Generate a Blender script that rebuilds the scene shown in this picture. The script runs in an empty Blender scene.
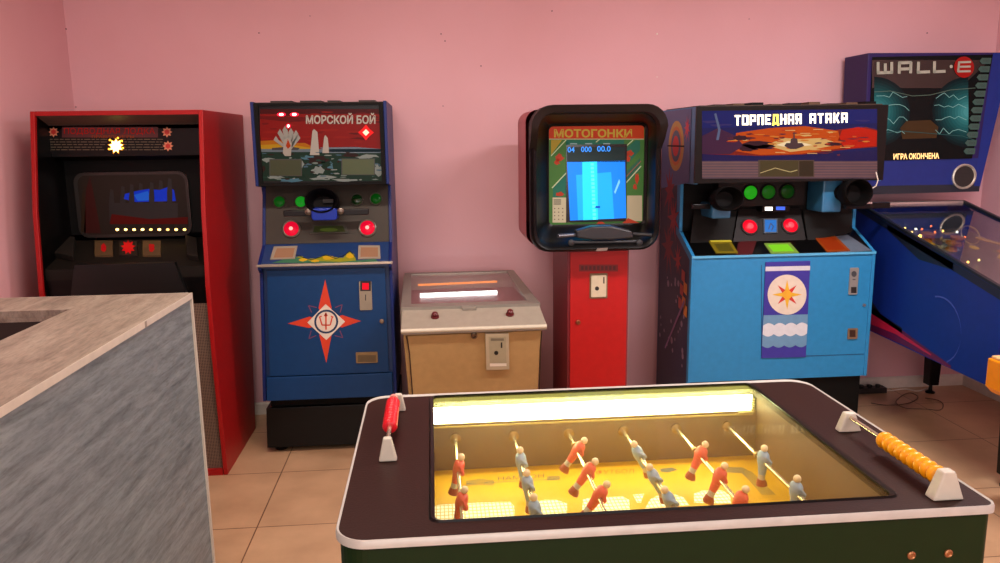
import bpy, math, random
from mathutils import Vector, Matrix
random.seed(7)
scene = bpy.context.scene
COL = scene.collection

# ------------------------------------------------------------------ camera
F = 780.0
EYE = Vector((0, 0, 1.6))
yb = Vector((-70, 142.5, -780)).normalized()
V_ = (608400 - 70 * 56) / 142.5
zb = -Vector((56, -V_, -780)).normalized()
xb = yb.cross(zb)
ROT = Matrix((xb, yb, zb))            # camera axes -> world
cam_d = bpy.data.cameras.new('camera')
cam_d.sensor_width = 36
cam_d.lens = 36 * F / 1000
cam_d.clip_start = 0.02
cam = bpy.data.objects.new('camera', cam_d)
COL.objects.link(cam)
cam.matrix_world = Matrix.Translation(EYE) @ ROT.to_4x4()
scene.camera = cam


def hit(px, py, p0, n):
    """point of the plane (p0, n) seen at a photograph pixel"""
    d = ROT @ Vector(((px - 500) / F, -(py - 281.5) / F, -1.0))
    n = Vector(n)
    t = (Vector(p0) - EYE).dot(n) / d.dot(n)
    return EYE + d * t


def onY(px, py, y): return hit(px, py, (0, y, 0), (0, 1, 0))
def onX(px, py, x): return hit(px, py, (x, 0, 0), (1, 0, 0))
def onZ(px, py, z): return hit(px, py, (0, 0, z), (0, 0, 1))


# ------------------------------------------------------------------ materials
def lin(c):
    c = c / 255.0
    return c / 12.92 if c <= 0.04045 else ((c + 0.055) / 1.055) ** 2.4


_m = {}


def C(r, g, b, rough=0.5, metal=0.0, em=0.0, var=0.06, scale=30, spec=0.5, bump=0.0):
    key = (r, g, b, rough, metal, em, var, scale, spec, bump)
    if key in _m:
        return _m[key]
    m = bpy.data.materials.new('paint_%d_%d_%d' % (r, g, b))
    m.use_nodes = True
    nt = m.node_tree
    bs = nt.nodes['Principled BSDF']
    col = (lin(r), lin(g), lin(b), 1)
    bs.inputs['Roughness'].default_value = rough
    bs.inputs['Metallic'].default_value = metal
    bs.inputs['Specular IOR Level'].default_value = spec
    if em:
        bs.inputs['Base Color'].default_value = tuple(x * 0.35 for x in col[:3]) + (1,)
        bs.inputs['Specular IOR Level'].default_value = 0.12
        bs.inputs['Emission Color'].default_value = col
        bs.inputs['Emission Strength'].default_value = em
    else:
        tc = nt.nodes.new('ShaderNodeTexCoord')
        no = nt.nodes.new('ShaderNodeTexNoise')
        no.inputs['Scale'].default_value = scale
        no.inputs['Detail'].default_value = 3
        nt.links.new(tc.outputs['Object'], no.inputs['Vector'])
        mx = nt.nodes.new('ShaderNodeMix')
        mx.data_type = 'RGBA'
        nt.links.new(no.outputs['Fac'], mx.inputs['Factor'])
        mx.inputs[6].default_value = tuple(x * (1 - var * 2) for x in col[:3]) + (1,)
        mx.inputs[7].default_value = tuple(min(1, x * (1 + var * 2)) for x in col[:3]) + (1,)
        nt.links.new(mx.outputs[2], bs.inputs['Base Color'])
        if bump:
            bp = nt.nodes.new('ShaderNodeBump')
            bp.inputs['Strength'].default_value = bump
            bp.inputs['Distance'].default_value = 0.002
            nt.links.new(no.outputs['Fac'], bp.inputs['Height'])
            nt.links.new(bp.outputs['Normal'], bs.inputs['Normal'])
    _m[key] = m
    return m


def glass_mat(name, tint, lo=0.04, rough=0.02, glow=1.0, lamp_haze=0.0):
    m = bpy.data.materials.new(name)
    m.use_nodes = True
    nt = m.node_tree
    nt.nodes.clear()
    out = nt.nodes.new('ShaderNodeOutputMaterial')
    tr = nt.nodes.new('ShaderNodeBsdfTransparent')
    tr.inputs['Color'].default_value = tint
    gl = nt.nodes.new('ShaderNodeBsdfGlossy')
    gl.inputs['Roughness'].default_value = rough
    lw = nt.nodes.new('ShaderNodeLayerWeight')
    lw.inputs['Blend'].default_value = 0.5
    pw = nt.nodes.new('ShaderNodeMath')
    pw.operation = 'POWER'
    pw.inputs[1].default_value = 5
    nt.links.new(lw.outputs['Facing'], pw.inputs[0])
    fr = nt.nodes.new('ShaderNodeMath')
    fr.operation = 'ADD'
    fr.inputs[1].default_value = lo
    nt.links.new(pw.outputs[0], fr.inputs[0])
    mx = nt.nodes.new('ShaderNodeMixShader')
    mu = nt.nodes.new('ShaderNodeMath')
    mu.operation = 'MULTIPLY'
    mu.inputs[1].default_value = glow
    nt.links.new(fr.outputs[0], mu.inputs[0])
    nt.links.new(mu.outputs[0], mx.inputs[0])
    nt.links.new(tr.outputs[0], mx.inputs[1])
    nt.links.new(gl.outputs[0], mx.inputs[2])
    last = mx
    if lamp_haze:  # translucent layer: pale haze imitating lamp glow over the glass
        df = nt.nodes.new('ShaderNodeBsdfTranslucent')
        df.inputs['Color'].default_value = (.95, .92, .84, 1)
        m2 = nt.nodes.new('ShaderNodeMixShader')
        m2.inputs[0].default_value = lamp_haze
        nt.links.new(mx.outputs[0], m2.inputs[1])
        nt.links.new(df.outputs[0], m2.inputs[2])
        last = m2
    nt.links.new(last.outputs[0], out.inputs[0])
    return m


def wood_mat(name, c1, c2, c3, rot=(0, 0, 0), sc=(1, 1, 1), rough=0.5):
    m = bpy.data.materials.new(name)
    m.use_nodes = True
    nt = m.node_tree
    bs = nt.nodes['Principled BSDF']
    bs.inputs['Roughness'].default_value = rough
    tc = nt.nodes.new('ShaderNodeTexCoord')
    mp = nt.nodes.new('ShaderNodeMapping')
    mp.inputs['Rotation'].default_value = rot
    mp.inputs['Scale'].default_value = sc
    nt.links.new(tc.outputs['Object'], mp.inputs['Vector'])
    n1 = nt.nodes.new('ShaderNodeTexNoise')
    n1.inputs['Scale'].default_value = 5
    n1.inputs['Detail'].default_value = 8
    n1.inputs['Roughness'].default_value = 0.65
    n1.inputs['Distortion'].default_value = 0.8
    nt.links.new(mp.outputs[0], n1.inputs['Vector'])
    rp = nt.nodes.new('ShaderNodeValToRGB')
    e = rp.color_ramp.elements
    e[0].position = 0.3
    e[0].color = tuple(lin(x) for x in c1) + (1,)
    e[1].position = 0.72
    e[1].color = tuple(lin(x) for x in c3) + (1,)
    k = e.new(0.5)
    k.color = tuple(lin(x) for x in c2) + (1,)
    nt.links.new(n1.outputs['Fac'], rp.inputs[0])
    # fine pores along the grain
    n2 = nt.nodes.new('ShaderNodeTexNoise')
    n2.inputs['Scale'].default_value = 26
    n2.inputs['Detail'].default_value = 6
    n2.inputs['Roughness'].default_value = 0.7
    nt.links.new(mp.outputs[0], n2.inputs['Vector'])
    mx = nt.nodes.new('ShaderNodeMix')
    mx.data_type = 'RGBA'
    mx.blend_type = 'MULTIPLY'
    mx.inputs['Factor'].default_value = 0.55
    r2 = nt.nodes.new('ShaderNodeValToRGB')
    r2.color_ramp.elements[0].position = 0.35
    r2.color_ramp.elements[0].color = (0.45, 0.45, 0.45, 1)
    r2.color_ramp.elements[1].position = 0.55
    nt.links.new(n2.outputs['Fac'], r2.inputs[0])
    nt.links.new(rp.outputs[0], mx.inputs[6])
    nt.links.new(r2.outputs[0], mx.inputs[7])
    # long cathedral figure
    wv = nt.nodes.new('ShaderNodeTexWave')
    wv.wave_type = 'RINGS'
    wv.rings_direction = 'SPHERICAL'
    wv.inputs['Scale'].default_value = 1.1
    wv.inputs['Distortion'].default_value = 5
    wv.inputs['Detail'].default_value = 3
    wv.inputs['Detail Scale'].default_value = 1.6
    nt.links.new(mp.outputs[0], wv.inputs['Vector'])
    r3 = nt.nodes.new('ShaderNodeValToRGB')
    r3.color_ramp.elements[0].position = 0.1
    r3.color_ramp.elements[0].color = (0.66, 0.66, 0.66, 1)
    r3.color_ramp.elements[1].position = 0.4
    nt.links.new(wv.outputs['Fac'], r3.inputs[0])
    m3 = nt.nodes.new('ShaderNodeMix')
    m3.data_type = 'RGBA'
    m3.blend_type = 'MULTIPLY'
    m3.inputs['Factor'].default_value = 0.38
    nt.links.new(mx.outputs[2], m3.inputs[6])
    nt.links.new(r3.outputs[0], m3.inputs[7])
    nt.links.new(m3.outputs[2], bs.inputs['Base Color'])
    return m


def grid_mat(name, c1, c2, per, line=0.3, axes=(0, 2), em=0.0, rough=0.6, off=(0, 0)):
    """regular mesh of lines: c1 field, c2 lines; period period (metres), line = share of the period"""
    m = bpy.data.materials.new(name)
    m.use_nodes = True
    nt = m.node_tree
    bs = nt.nodes['Principled BSDF']
    bs.inputs['Roughness'].default_value = rough
    tc = nt.nodes.new('ShaderNodeTexCoord')
    sp = nt.nodes.new('ShaderNodeSeparateXYZ')
    nt.links.new(tc.outputs['Object'], sp.inputs[0])
    per = per if isinstance(per, tuple) else (per, per)
    outs = []
    for a, p, o in zip(axes, per, off):
        if p is None:
            continue
        s = nt.nodes.new('ShaderNodeMath'); s.operation = 'SUBTRACT'; s.inputs[1].default_value = o - 100 * p
        d = nt.nodes.new('ShaderNodeMath'); d.operation = 'DIVIDE'; d.inputs[1].default_value = p
        fr = nt.nodes.new('ShaderNodeMath'); fr.operation = 'FRACT'
        l = nt.nodes.new('ShaderNodeMath'); l.operation = 'LESS_THAN'; l.inputs[1].default_value = line
        nt.links.new(sp.outputs[a], s.inputs[0]); nt.links.new(s.outputs[0], d.inputs[0])
        nt.links.new(d.outputs[0], fr.inputs[0]); nt.links.new(fr.outputs[0], l.inputs[0])
        outs.append(l.outputs[0])
    last = outs[0]
    if len(outs) == 2:
        mxm = nt.nodes.new('ShaderNodeMath'); mxm.operation = 'MAXIMUM'
        nt.links.new(outs[0], mxm.inputs[0]); nt.links.new(outs[1], mxm.inputs[1])
        last = mxm.outputs[0]
    mx = nt.nodes.new('ShaderNodeMix')
    mx.data_type = 'RGBA'
    nt.links.new(last, mx.inputs['Factor'])
    mx.inputs[6].default_value = tuple(lin(x) for x in c1) + (1,)
    mx.inputs[7].default_value = tuple(lin(x) for x in c2) + (1,)
    nt.links.new(mx.outputs[2], bs.inputs['Base Color'])
    if em:
        nt.links.new(mx.outputs[2], bs.inputs['Emission Color'])
        bs.inputs['Emission Strength'].default_value = em
    return m


def wall_mat():
    m = bpy.data.materials.new('pink_plaster')
    m.use_nodes = True
    nt = m.node_tree
    bs = nt.nodes['Principled BSDF']
    bs.inputs['Roughness'].default_value = 0.62
    bs.inputs['Specular IOR Level'].default_value = 0.3
    tc = nt.nodes.new('ShaderNodeTexCoord')
    n = nt.nodes.new('ShaderNodeTexNoise')
    n.inputs['Scale'].default_value = 1.4
    n.inputs['Detail'].default_value = 4
    nt.links.new(tc.outputs['Object'], n.inputs['Vector'])
    rp = nt.nodes.new('ShaderNodeValToRGB')
    rp.color_ramp.elements[0].position = 0.3
    rp.color_ramp.elements[0].color = (lin(224), lin(174), lin(179), 1)
    rp.color_ramp.elements[1].position = 0.7
    rp.color_ramp.elements[1].color = (lin(230), lin(182), lin(189), 1)
    nt.links.new(n.outputs['Fac'], rp.inputs[0])
    nt.links.new(rp.outputs[0], bs.inputs['Base Color'])
    n2 = nt.nodes.new('ShaderNodeTexNoise')
    n2.inputs['Scale'].default_value = 90
    n2.inputs['Detail'].default_value = 5
    nt.links.new(tc.outputs['Object'], n2.inputs['Vector'])
    bp = nt.nodes.new('ShaderNodeBump')
    bp.inputs['Strength'].default_value = 0.12
    bp.inputs['Distance'].default_value = 0.004
    nt.links.new(n2.outputs['Fac'], bp.inputs['Height'])
    nt.links.new(bp.outputs['Normal'], bs.inputs['Normal'])
    return m


def floor_mat():
    m = bpy.data.materials.new('ceramic_tiles')
    m.use_nodes = True
    nt = m.node_tree
    bs = nt.nodes['Principled BSDF']
    tc = nt.nodes.new('ShaderNodeTexCoord')
    mp = nt.nodes.new('ShaderNodeMapping')
    mp.inputs['Location'].default_value = (0.773, -3.126, 0)
    nt.links.new(tc.outputs['Object'], mp.inputs['Vector'])
    br = nt.nodes.new('ShaderNodeTexBrick')
    br.offset = 0
    br.squash = 1
    br.inputs['Scale'].default_value = 1
    br.inputs['Brick Width'].default_value = 0.5204
    br.inputs['Row Height'].default_value = 0.555
    br.inputs['Mortar Size'].default_value = 0.0028
    br.inputs['Mortar Smooth'].default_value = 0.2
    br.inputs['Color1'].default_value = (lin(206), lin(168), lin(130), 1)
    br.inputs['Color2'].default_value = (lin(200), lin(161), lin(123), 1)
    br.inputs['Mortar'].default_value = (lin(112), lin(80), lin(56), 1)
    nt.links.new(mp.outputs[0], br.inputs['Vector'])
    n = nt.nodes.new('ShaderNodeTexNoise')
    n.inputs['Scale'].default_value = 5
    n.inputs['Detail'].default_value = 7
    nt.links.new(tc.outputs['Object'], n.inputs['Vector'])
    rp = nt.nodes.new('ShaderNodeValToRGB')
    rp.color_ramp.elements[0].position = 0.3
    rp.color_ramp.elements[0].color = (0.78, 0.76, 0.74, 1)
    rp.color_ramp.elements[1].position = 0.7
    nt.links.new(n.outputs['Fac'], rp.inputs[0])
    mx = nt.nodes.new('ShaderNodeMix')
    mx.data_type = 'RGBA'
    mx.blend_type = 'MULTIPLY'
    mx.inputs['Factor'].default_value = 1
    nt.links.new(br.outputs['Color'], mx.inputs[6])
    nt.links.new(rp.outputs[0], mx.inputs[7])
    nt.links.new(mx.outputs[2], bs.inputs['Base Color'])
    bs.inputs['Roughness'].default_value = 0.33
    return m


# ------------------------------------------------------------------ mesh builder
WARP = [None]


class MB:
    def __init__(self):
        self.v, self.f, self.mi, self.mats = [], [], [], []
        self.warp = None

    def mid(self, m):
        if m not in self.mats:
            self.mats.append(m)
        return self.mats.index(m)

    def add(self, vs, fs, m):
        o = len(self.v)
        k = self.mid(m)
        self.v += [Vector(p) for p in vs]
        for f in fs:
            self.f.append([i + o for i in f])
            self.mi.append(k)

    def poly(self, pts, m):
        self.add(pts, [list(range(len(pts)))], m)

    def box(self, lo, hi, m, M=None):
        x0, y0, z0 = lo
        x1, y1, z1 = hi
        vs = [Vector(p) for p in ((x0, y0, z0), (x1, y0, z0), (x1, y1, z0), (x0, y1, z0),
                                  (x0, y0, z1), (x1, y0, z1), (x1, y1, z1), (x0, y1, z1))]
        if M:
            vs = [M @ p for p in vs]
        self.add(vs, [(3, 2, 1, 0), (4, 5, 6, 7), (0, 1, 5, 4), (1, 2, 6, 5), (2, 3, 7, 6), (3, 0, 4, 7)], m)

    def prism(self, pts, d, m):
        """closed solid: polygon pts (3-D) pushed along vector d"""
        n = len(pts)
        d = Vector(d)
        vs = [Vector(p) for p in pts] + [Vector(p) + d for p in pts]
        fs = [list(range(n))[::-1], list(range(n, 2 * n))]
        for i in range(n):
            j = (i + 1) % n
            fs.append((i, j, n + j, n + i))
        self.add(vs, fs, m)

    def side(self, prof, x0, x1, m):
        """profile (y, z) extruded from x0 to x1"""
        self.prism([(x0, y, z) for y, z in prof], (x1 - x0, 0, 0), m)

    def loft(self, loops, m, cap0=True, cap1=True, closed=True):
        n = len(loops[0])
        vs = [p for l in loops for p in l]
        fs = []
        for k in range(len(loops) - 1):
            for i in range(n if closed else n - 1):
                j = (i + 1) % n
                fs.append((k * n + i, k * n + j, (k + 1) * n + j, (k + 1) * n + i))
        if cap0:
            fs.append(list(range(n))[::-1])
        if cap1:
            fs.append(list(range((len(loops) - 1) * n, len(loops) * n)))
        self.add(vs, fs, m)

    def lathe(self, p0, ax, prof, m, seg=20, cap=True):
        """prof: (distance along ax, radius)"""
        ax = Vector(ax).normalized()
        u = ax.orthogonal().normalized()
        w = ax.cross(u)
        loops = []
        for t, r in prof:
            c = Vector(p0) + ax * t
            loops.append([c + (u * math.cos(a) + w * math.sin(a)) * max(r, 1e-5) for a in [2 * math.pi * i / seg for i in range(seg)]])
        self.loft(loops, m, cap, cap)

    def cyl(self, a, b, r, m, seg=16):
        a, b = Vector(a), Vector(b)
        self.lathe(a, b - a, [(0, r), ((b - a).length, r)], m, seg)

    def tube(self, pts, r, m, seg=8):
        pts = [Vector(p) for p in pts]
        loops = []
        u = None
        for i, p in enumerate(pts):
            t = (pts[min(i + 1, len(pts) - 1)] - pts[max(i - 1, 0)]).normalized()
            u = t.orthogonal().normalized() if u is None else (u - t * u.dot(t)).normalized()
            w = t.cross(u)
            loops.append([p + (u * math.cos(a) + w * math.sin(a)) * r for a in [2 * math.pi * k / seg for k in range(seg)]])
        self.loft(loops, m)

    def ball(self, c, r, m, sc=(1, 1, 1), seg=14, rings=9):
        c = Vector(c)
        loops = []
        for k in range(rings + 1):
            a = math.pi * k / rings
            rr = max(math.sin(a), 1e-4) * r
            loops.append([c + Vector((rr * math.cos(t) * sc[0], rr * math.sin(t) * sc[1], -math.cos(a) * r * sc[2])) for t in [2 * math.pi * i / seg for i in range(seg)]])
        self.loft(loops, m)

    def build(self, name, parent=None, bevel=0.0, smooth=False, seg=2):
        if WARP[0] is not None:
            self.v = [WARP[0](p) for p in self.v]
        me = bpy.data.meshes.new(name)
        org = Vector(parent['_o']) if parent is not None and '_o' in parent else Vector((0, 0, 0))
        me.from_pydata([p - org for p in self.v], [], self.f)
        for m in self.mats:
            me.materials.append(m)
        for p, k in zip(me.polygons, self.mi):
            p.material_index = k
        me.validate()
        me.update()
        o = bpy.data.objects.new(name, me)
        COL.objects.link(o)
        if parent is not None:
            o.parent = parent
            o['_o'] = tuple(org)
        if bevel:
            b = o.modifiers.new('bevel', 'BEVEL')
            b.width = bevel
            b.segments = seg
            b.limit_method = 'ANGLE'
            b.angle_limit = math.radians(35)
        if smooth:
            for p in me.polygons:
                p.use_smooth = True
            try:
                me.set_sharp_from_angle(angle=math.radians(40))
            except Exception:
                pass
        return o


def thing(name, label, cat, loc, group=None):
    o = bpy.data.objects.new(name, None)
    o.empty_display_size = 0.1
    COL.objects.link(o)
    o.location = loc
    o['_o'] = tuple(loc)
    o['label'] = label
    o['category'] = cat
    if group:
        o['group'] = group
    return o


def tag(o, label, cat, group=None, kind=None):
    if label:
        o['label'] = label
    if cat:
        o['category'] = cat
    if group:
        o['group'] = group
    if kind:
        o['kind'] = kind
    return o


def struct(name, mb, bevel=0):
    o = mb.build(name, None, bevel)
    o['kind'] = 'structure'
    return o


def rrect(x0, z0, x1, z1, r, n=5):
    pts = []
    ra, rb, rc, rd_ = r if isinstance(r, tuple) else (r, r, r, r)
    for cx, cz, a0, r in ((x1 - ra, z1 - ra, 0, ra), (x0 + rb, z1 - rb, 90, rb), (x0 + rc, z0 + rc, 180, rc), (x1 - rd_, z0 + rd_, 270, rd_)):
        for i in range(n + 1):
            a = math.radians(a0 + 90 * i / n)
            pts.append((cx + r * math.cos(a), cz + r * math.sin(a)))
    return pts


_txt = {}


def text_mesh(s, bold):
    k = (s, bold)
    if k in _txt:
        return _txt[k]
    cu = bpy.data.curves.new('t', 'FONT')
    cu.body = s
    cu.offset = bold
    cu.resolution_u = 3
    ob = bpy.data.objects.new('t', cu)
    COL.objects.link(ob)
    dg = bpy.context.evaluated_depsgraph_get()
    me = bpy.data.meshes.new_from_object(ob.evaluated_get(dg))
    vs = [(v.co.x, v.co.y) for v in me.vertices]
    fs = [list(p.vertices) for p in me.polygons]
    bpy.data.objects.remove(ob)
    bpy.data.curves.remove(cu)
    bpy.data.meshes.remove(me)
    x0 = min(p[0] for p in vs); x1 = max(p[0] for p in vs)
    y0 = min(p[1] for p in vs); y1 = max(p[1] for p in vs)
    _txt[k] = ([((a - x0) / (x1 - x0), (b - y0) / (y1 - y0)) for a, b in vs], fs)
    return _txt[k]


class Art:
    """printed artwork laid out on a real plane; coordinates are read off the photograph"""
    def __init__(self, mb, p0, n):
        self.mb, self.p0, self.n = mb, Vector(p0), Vector(n).normalized()
        if (EYE - self.p0).dot(self.n) < 0:
            self.n = -self.n
        self.step = 0.0004

    def P(self, x, y, L=1):
        return hit(x, y, self.p0, self.n) + self.n * (L * self.step)

    def poly(self, pts, m, L=1):
        self.mb.poly([self.P(x, y, L) for x, y in pts], m)

    def rect(self, x0, y0, x1, y1, m, L=1, dy=0):
        self.poly([(x0, y0), (x0, y1), (x1, y1 + dy), (x1, y0 + dy)], m, L)

    def ell(self, cx, cy, rx, ry, m, L=1, n=24):
        self.poly([(cx + rx * math.cos(2 * math.pi * i / n), cy + ry * math.sin(2 * math.pi * i / n)) for i in range(n)], m, L)

    def star(self, cx, cy, R, r, k, m, L=1, rot=0, sy=1):
        pts = []
        for i in range(2 * k):
            q = R if i % 2 == 0 else r
            a = math.pi * i / k + rot
            pts.append((cx + q * math.sin(a), cy - q * math.cos(a) * sy))
        self.poly(pts, m, L)

    def line(self, pts, w, m, L=1):
        for (ax, ay), (bx, by) in zip(pts[:-1], pts[1:]):
            d = math.hypot(bx - ax, by - ay) or 1
            nx, ny = -(by - ay) / d * w / 2, (bx - ax) / d * w / 2
            self.poly([(ax + nx, ay + ny), (bx + nx, by + ny), (bx - nx, by - ny), (ax - nx, ay - ny)], m, L)

    def text(self, s, x0, y0, x1, y1, m, L=3, bold=0.02, dy=0, flip=False, slant=0):
        vs, fs = text_mesh(s, bold)
        out = []
        for a, b in vs:
            if flip:
                a, b = 1 - a, 1 - b
            out.append(self.P(x0 + (x1 - x0) * a + slant * b, y1 + (y0 - y1) * b + dy * a, L))
        self.mb.add(out, fs, m)

    def blob(self, cx, cy, rx, ry, m, L=1, n=16, j=0.35, seed=0):
        rd = random.Random(seed)
        self.poly([(cx + rx * (1 - j * rd.random()) * math.cos(2 * math.pi * i / n), cy + ry * (1 - j * rd.random()) * math.sin(2 * math.pi * i / n)) for i in range(n)], m, L)


# common materials
BLACK = C(7, 6, 6, 0.3, var=0.1, spec=.22)
MATTE = C(10, 9, 8, 0.6, var=0.1, spec=.15)
RED = C(158, 16, 18, 0.42, spec=.35)
REDB = C(176, 18, 18, 0.42, spec=.35)
STEEL = C(190, 186, 180, 0.3, 0.85)
GREY = C(176, 172, 160, 0.45)
WHITE = C(236, 230, 216, 0.45)

# ================================================================== the room
XL, XR, YB, YF, HC = -1.93, 3.38, 4.55, -3.4, 2.75
WM = wall_mat()
mb = MB(); mb.box((XL - .1, YF - .1, -0.1), (XR + .1, YB + .1, 0), floor_mat()); struct('floor', mb)
mb = MB(); mb.box((XL - .1, YF - .1, HC), (XR + .1, YB + .1, HC + .1), C(226, 216, 204, 0.8)); struct('ceiling', mb)
mb = MB(); mb.box((XL, YB, 0), (XR, YB + .1, HC), WM); wb = struct('wall_back', mb)
mb = MB(); mb.box((XL - .1, YF, 0), (XL, YB + .1, HC), WM); struct('wall_left', mb)
mb = MB(); mb.box((XR, YF, 0), (XR + .1, YB + .1, HC), WM); struct('wall_right', mb)
# front wall behind the viewer, with a wide window
WX0, WX1, WZ0, WZ1 = -1.5, 2.2, 0.9, 2.35
mb = MB()
mb.box((XL, YF - .1, 0), (WX0, YF, HC), WM)
mb.box((WX1, YF - .1, 0), (XR, YF, HC), WM)
mb.box((WX0, YF - .1, 0), (WX1, YF, WZ0), WM)
mb.box((WX0, YF - .1, WZ1), (WX1, YF, HC), WM)
struct('wall_front', mb)
mb = MB()
wf = C(232, 230, 224, 0.4)
for x in (WX0, (WX0 * 2 + WX1) / 3, (WX0 + WX1 * 2) / 3, WX1 - .06):
    mb.box((x, YF - .08, WZ0), (x + .06, YF - .02, WZ1), wf)
mb.box((WX0 + .06, YF - .079, WZ0), (WX1 - .06, YF - .021, WZ0 + .06), wf)
mb.box((WX0 + .06, YF - .079, WZ1 - .06), (WX1 - .06, YF - .021, WZ1), wf)
struct('window_1', mb)
bbm = C(222, 214, 202, 0.5)
mb = MB(); mb.prism([(XL, YB, 0), (XL, YB - .016, 0), (XL, YB - .016, .06), (XL, YB - .008, .072), (XL, YB, .072)], (XR - XL, 0, 0), bbm); struct('baseboard_back', mb)
mb = MB(); mb.prism([(XR, YF, 0), (XR - .016, YF, 0), (XR - .016, YF, .06), (XR - .008, YF, .072), (XR, YF, .072)], (0, YB - YF - .016, 0), bbm); struct('baseboard_right', mb)
mb = MB(); mb.prism([(XL, YF, 0), (XL + .016, YF, 0), (XL + .016, YF, .06), (XL + .008, YF, .072), (XL, YF, .072)], (0, YB - YF - .016, 0), bbm); struct('baseboard_left', mb)
# nail holes and plugs left in the plaster
mb = MB()
for px, py, r in ((259, 33, .006), (441, 34, .006), (445, 41, .006), (481, 66, .006), (443, 106, .005), (552, 11, .006), (657, 34, .008), (657, 77, .005), (62, 27, .005), (66, 29, .007), (76, 107, .005), (749, 19, .004), (927, 33, .006), (310, 16, .004)):
    p = onY(px, py, YB)
    r *= .6
    mb.lathe(p, (0, -1, 0), [(0, r), (.003, r), (.004, r * .5)], C(90, 50, 48, 0.7) if px != 657 else WHITE, 8)
o = mb.build('nail_plugs', wb); o['kind'] = 'stuff'

# ================================================================== red submarine machine
A = thing('arcade_machine', 'red arcade cabinet with black recessed front, leftmost machine, behind the counter', 'arcade machine', (-1.41, 4.05, 0))
XA0, XA1 = -1.785, -1.03
prof = [(3.75, 1.745), (3.665, 1.3), (3.635, .95), (3.64, .6), (3.68, 0.0), (4.30, 0.0), (4.53, 1.745)]
for x0, x1 in ((XA0, XA0 + .02), (XA1 - .02, XA1)):
    mb = MB(); mb.side(prof, x0, x1, RED); mb.build('side_panel', A, 0.003)
for x0, x1 in ((XA0 + .0203, XA0 + .0218), (XA1 - .0218, XA1 - .0203)):
    mb = MB(); mb.side([(3.765, 1.724), (3.68, 1.3), (3.65, .95), (3.655, .6), (3.70, .031), (4.24, .031), (4.24, 1.724)], x0, x1, BLACK); mb.build('inner_lining', A)
mb = MB(); mb.box((XA0 + .0205, 3.752, 1.725), (XA1 - .0205, 4.52, 1.745), RED); mb.build('top_panel', A)
mb = MB(); mb.box((XA0 + .022, 3.68, 0.0), (XA1 - .022, 3.72, .03), RED); mb.build('plinth', A)
xi0, xi1 = XA0 + .0225, XA1 - .0225
mb = MB()
hd = C(96, 76, 68, 0.5)
mb.side([(3.755, 1.724), (3.86, 1.685), (3.86, 1.665), (3.9, 1.665), (3.9, 1.724)], xi0, xi1, hd)
mb.build('header_strip', A)
# marquee glass: raked black panel with name and rules
mb = MB()
mb.side([(3.86, 1.684), (3.86, 1.54), (3.90, 1.52), (3.90, 1.66)], xi0, xi1, BLACK)
a = Art(mb, (0, 3.86, 1.6), (0, 1, 0))
redT = C(190, 26, 20, 0.5, em=0.30)
a.rect(62, 127, 158, 137.5, C(70, 8, 8, 0.5), 1)
a.text('ПОДВОДНАЯ ЛОДКА', 64, 128, 155, 135, redT, 2, 0.004)
a.text('ПРАВИЛА ИГРЫ', 92, 135.2, 134, 138, C(170, 70, 20, 0.5, em=.25), 2, 0)
dim = C(96, 82, 62, 0.6)
rd = random.Random(3)
for r in range(5):
    x = 49.5
    while x < 163:
        w = rd.uniform(2, 7)
        if not (106 < x + w / 2 < 122):
            a.rect(x, 139 + r * 2.6, x + w, 139.7 + r * 2.6, dim, 1)
        x += w + 1.2
st = C(205, 130, 96, 0.5)
for cx, cy in ((53.6, 132), (167, 132), (168, 146)):
    a.star(cx, cy, 5.4, 3.4, 8, st, 2)
    a.star(cx, cy, 3.0, 2.2, 6, C(190, 40, 28, 0.5), 3)
a.star(116, 146, 8.5, 5, 9, C(255, 150, 30, .5, em=1.2), 2)
a.star(116, 146, 7.0, 4.3, 9, C(255, 232, 130, .5, em=6), 3)
for x, y in ((110, 140), (122, 141), (123, 148), (109, 149), (118, 138)):
    a.ell(x, y, 1.1, 1.1, C(255, 170, 50, .5, em=3), 3, 8)
mb.build('marquee_panel', A)
# dark cavity
mb = MB()
mb.side([(3.97, 1.519), (3.97, 1.16), (4.02, 1.16), (4.02, 1.519)], xi0, xi1, MATTE)
mb.build('inner_wall', A)
mb = MB()
pts = rrect(onY(76, 200, 3.965).x, onY(120, 237, 3.965).z, onY(190, 200, 3.965).x, onY(120, 172, 3.965).z, .05)
mb.prism([(x, 3.97, z) for x, z in pts], (0, -.012, 0), C(30, 24, 19, 0.3))
pts2 = rrect(onY(80, 200, 3.965).x, onY(120, 234, 3.965).z, onY(187, 200, 3.965).x, onY(120, 175, 3.965).z, .04)
a = Art(mb, (0, 3.958, 1.3), (0, 1, 0))
mb.poly([(x, 3.9575, z) for x, z in pts2], C(34, 27, 21, 0.35, spec=.2))
a.poly([(84, 233), (86, 190), (90, 176), (95, 200), (101, 233)], C(54, 12, 8, 0.4, spec=.2), 2)
a.poly([(81, 232), (82, 195), (85, 185), (86, 232)], C(40, 26, 12, 0.4, spec=.2), 2)
a.poly([(125, 194), (136, 191), (148, 189), (160, 190), (168, 187), (174, 190), (176, 201), (136, 202), (124, 199)], C(14, 50, 190, 0.4, em=0.55), 3)
a.poly([(134, 195), (148, 191), (152, 200), (138, 201)], C(30, 90, 200, 0.4, em=0.6), 4)
dk = C(10, 8, 8, 0.5)
for i, x in enumerate((112, 123, 132, 141, 152, 161, 170)):
    t = (189, 186, 184, 183, 182, 180, 178)[i]
    a.poly([(x - 2.4, 222), (x - 3, t + 14), (x - 1.5, t), (x + 1.5, t + 1), (x + 2.6, t + 16), (x + 2, 222)], dk, 2 if i % 2 else 5)
a.poly([(110, 222), (112, 214), (150, 219), (188, 217), (188, 224), (110, 224)], C(110, 18, 10, 0.4, em=.12), 6)
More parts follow.
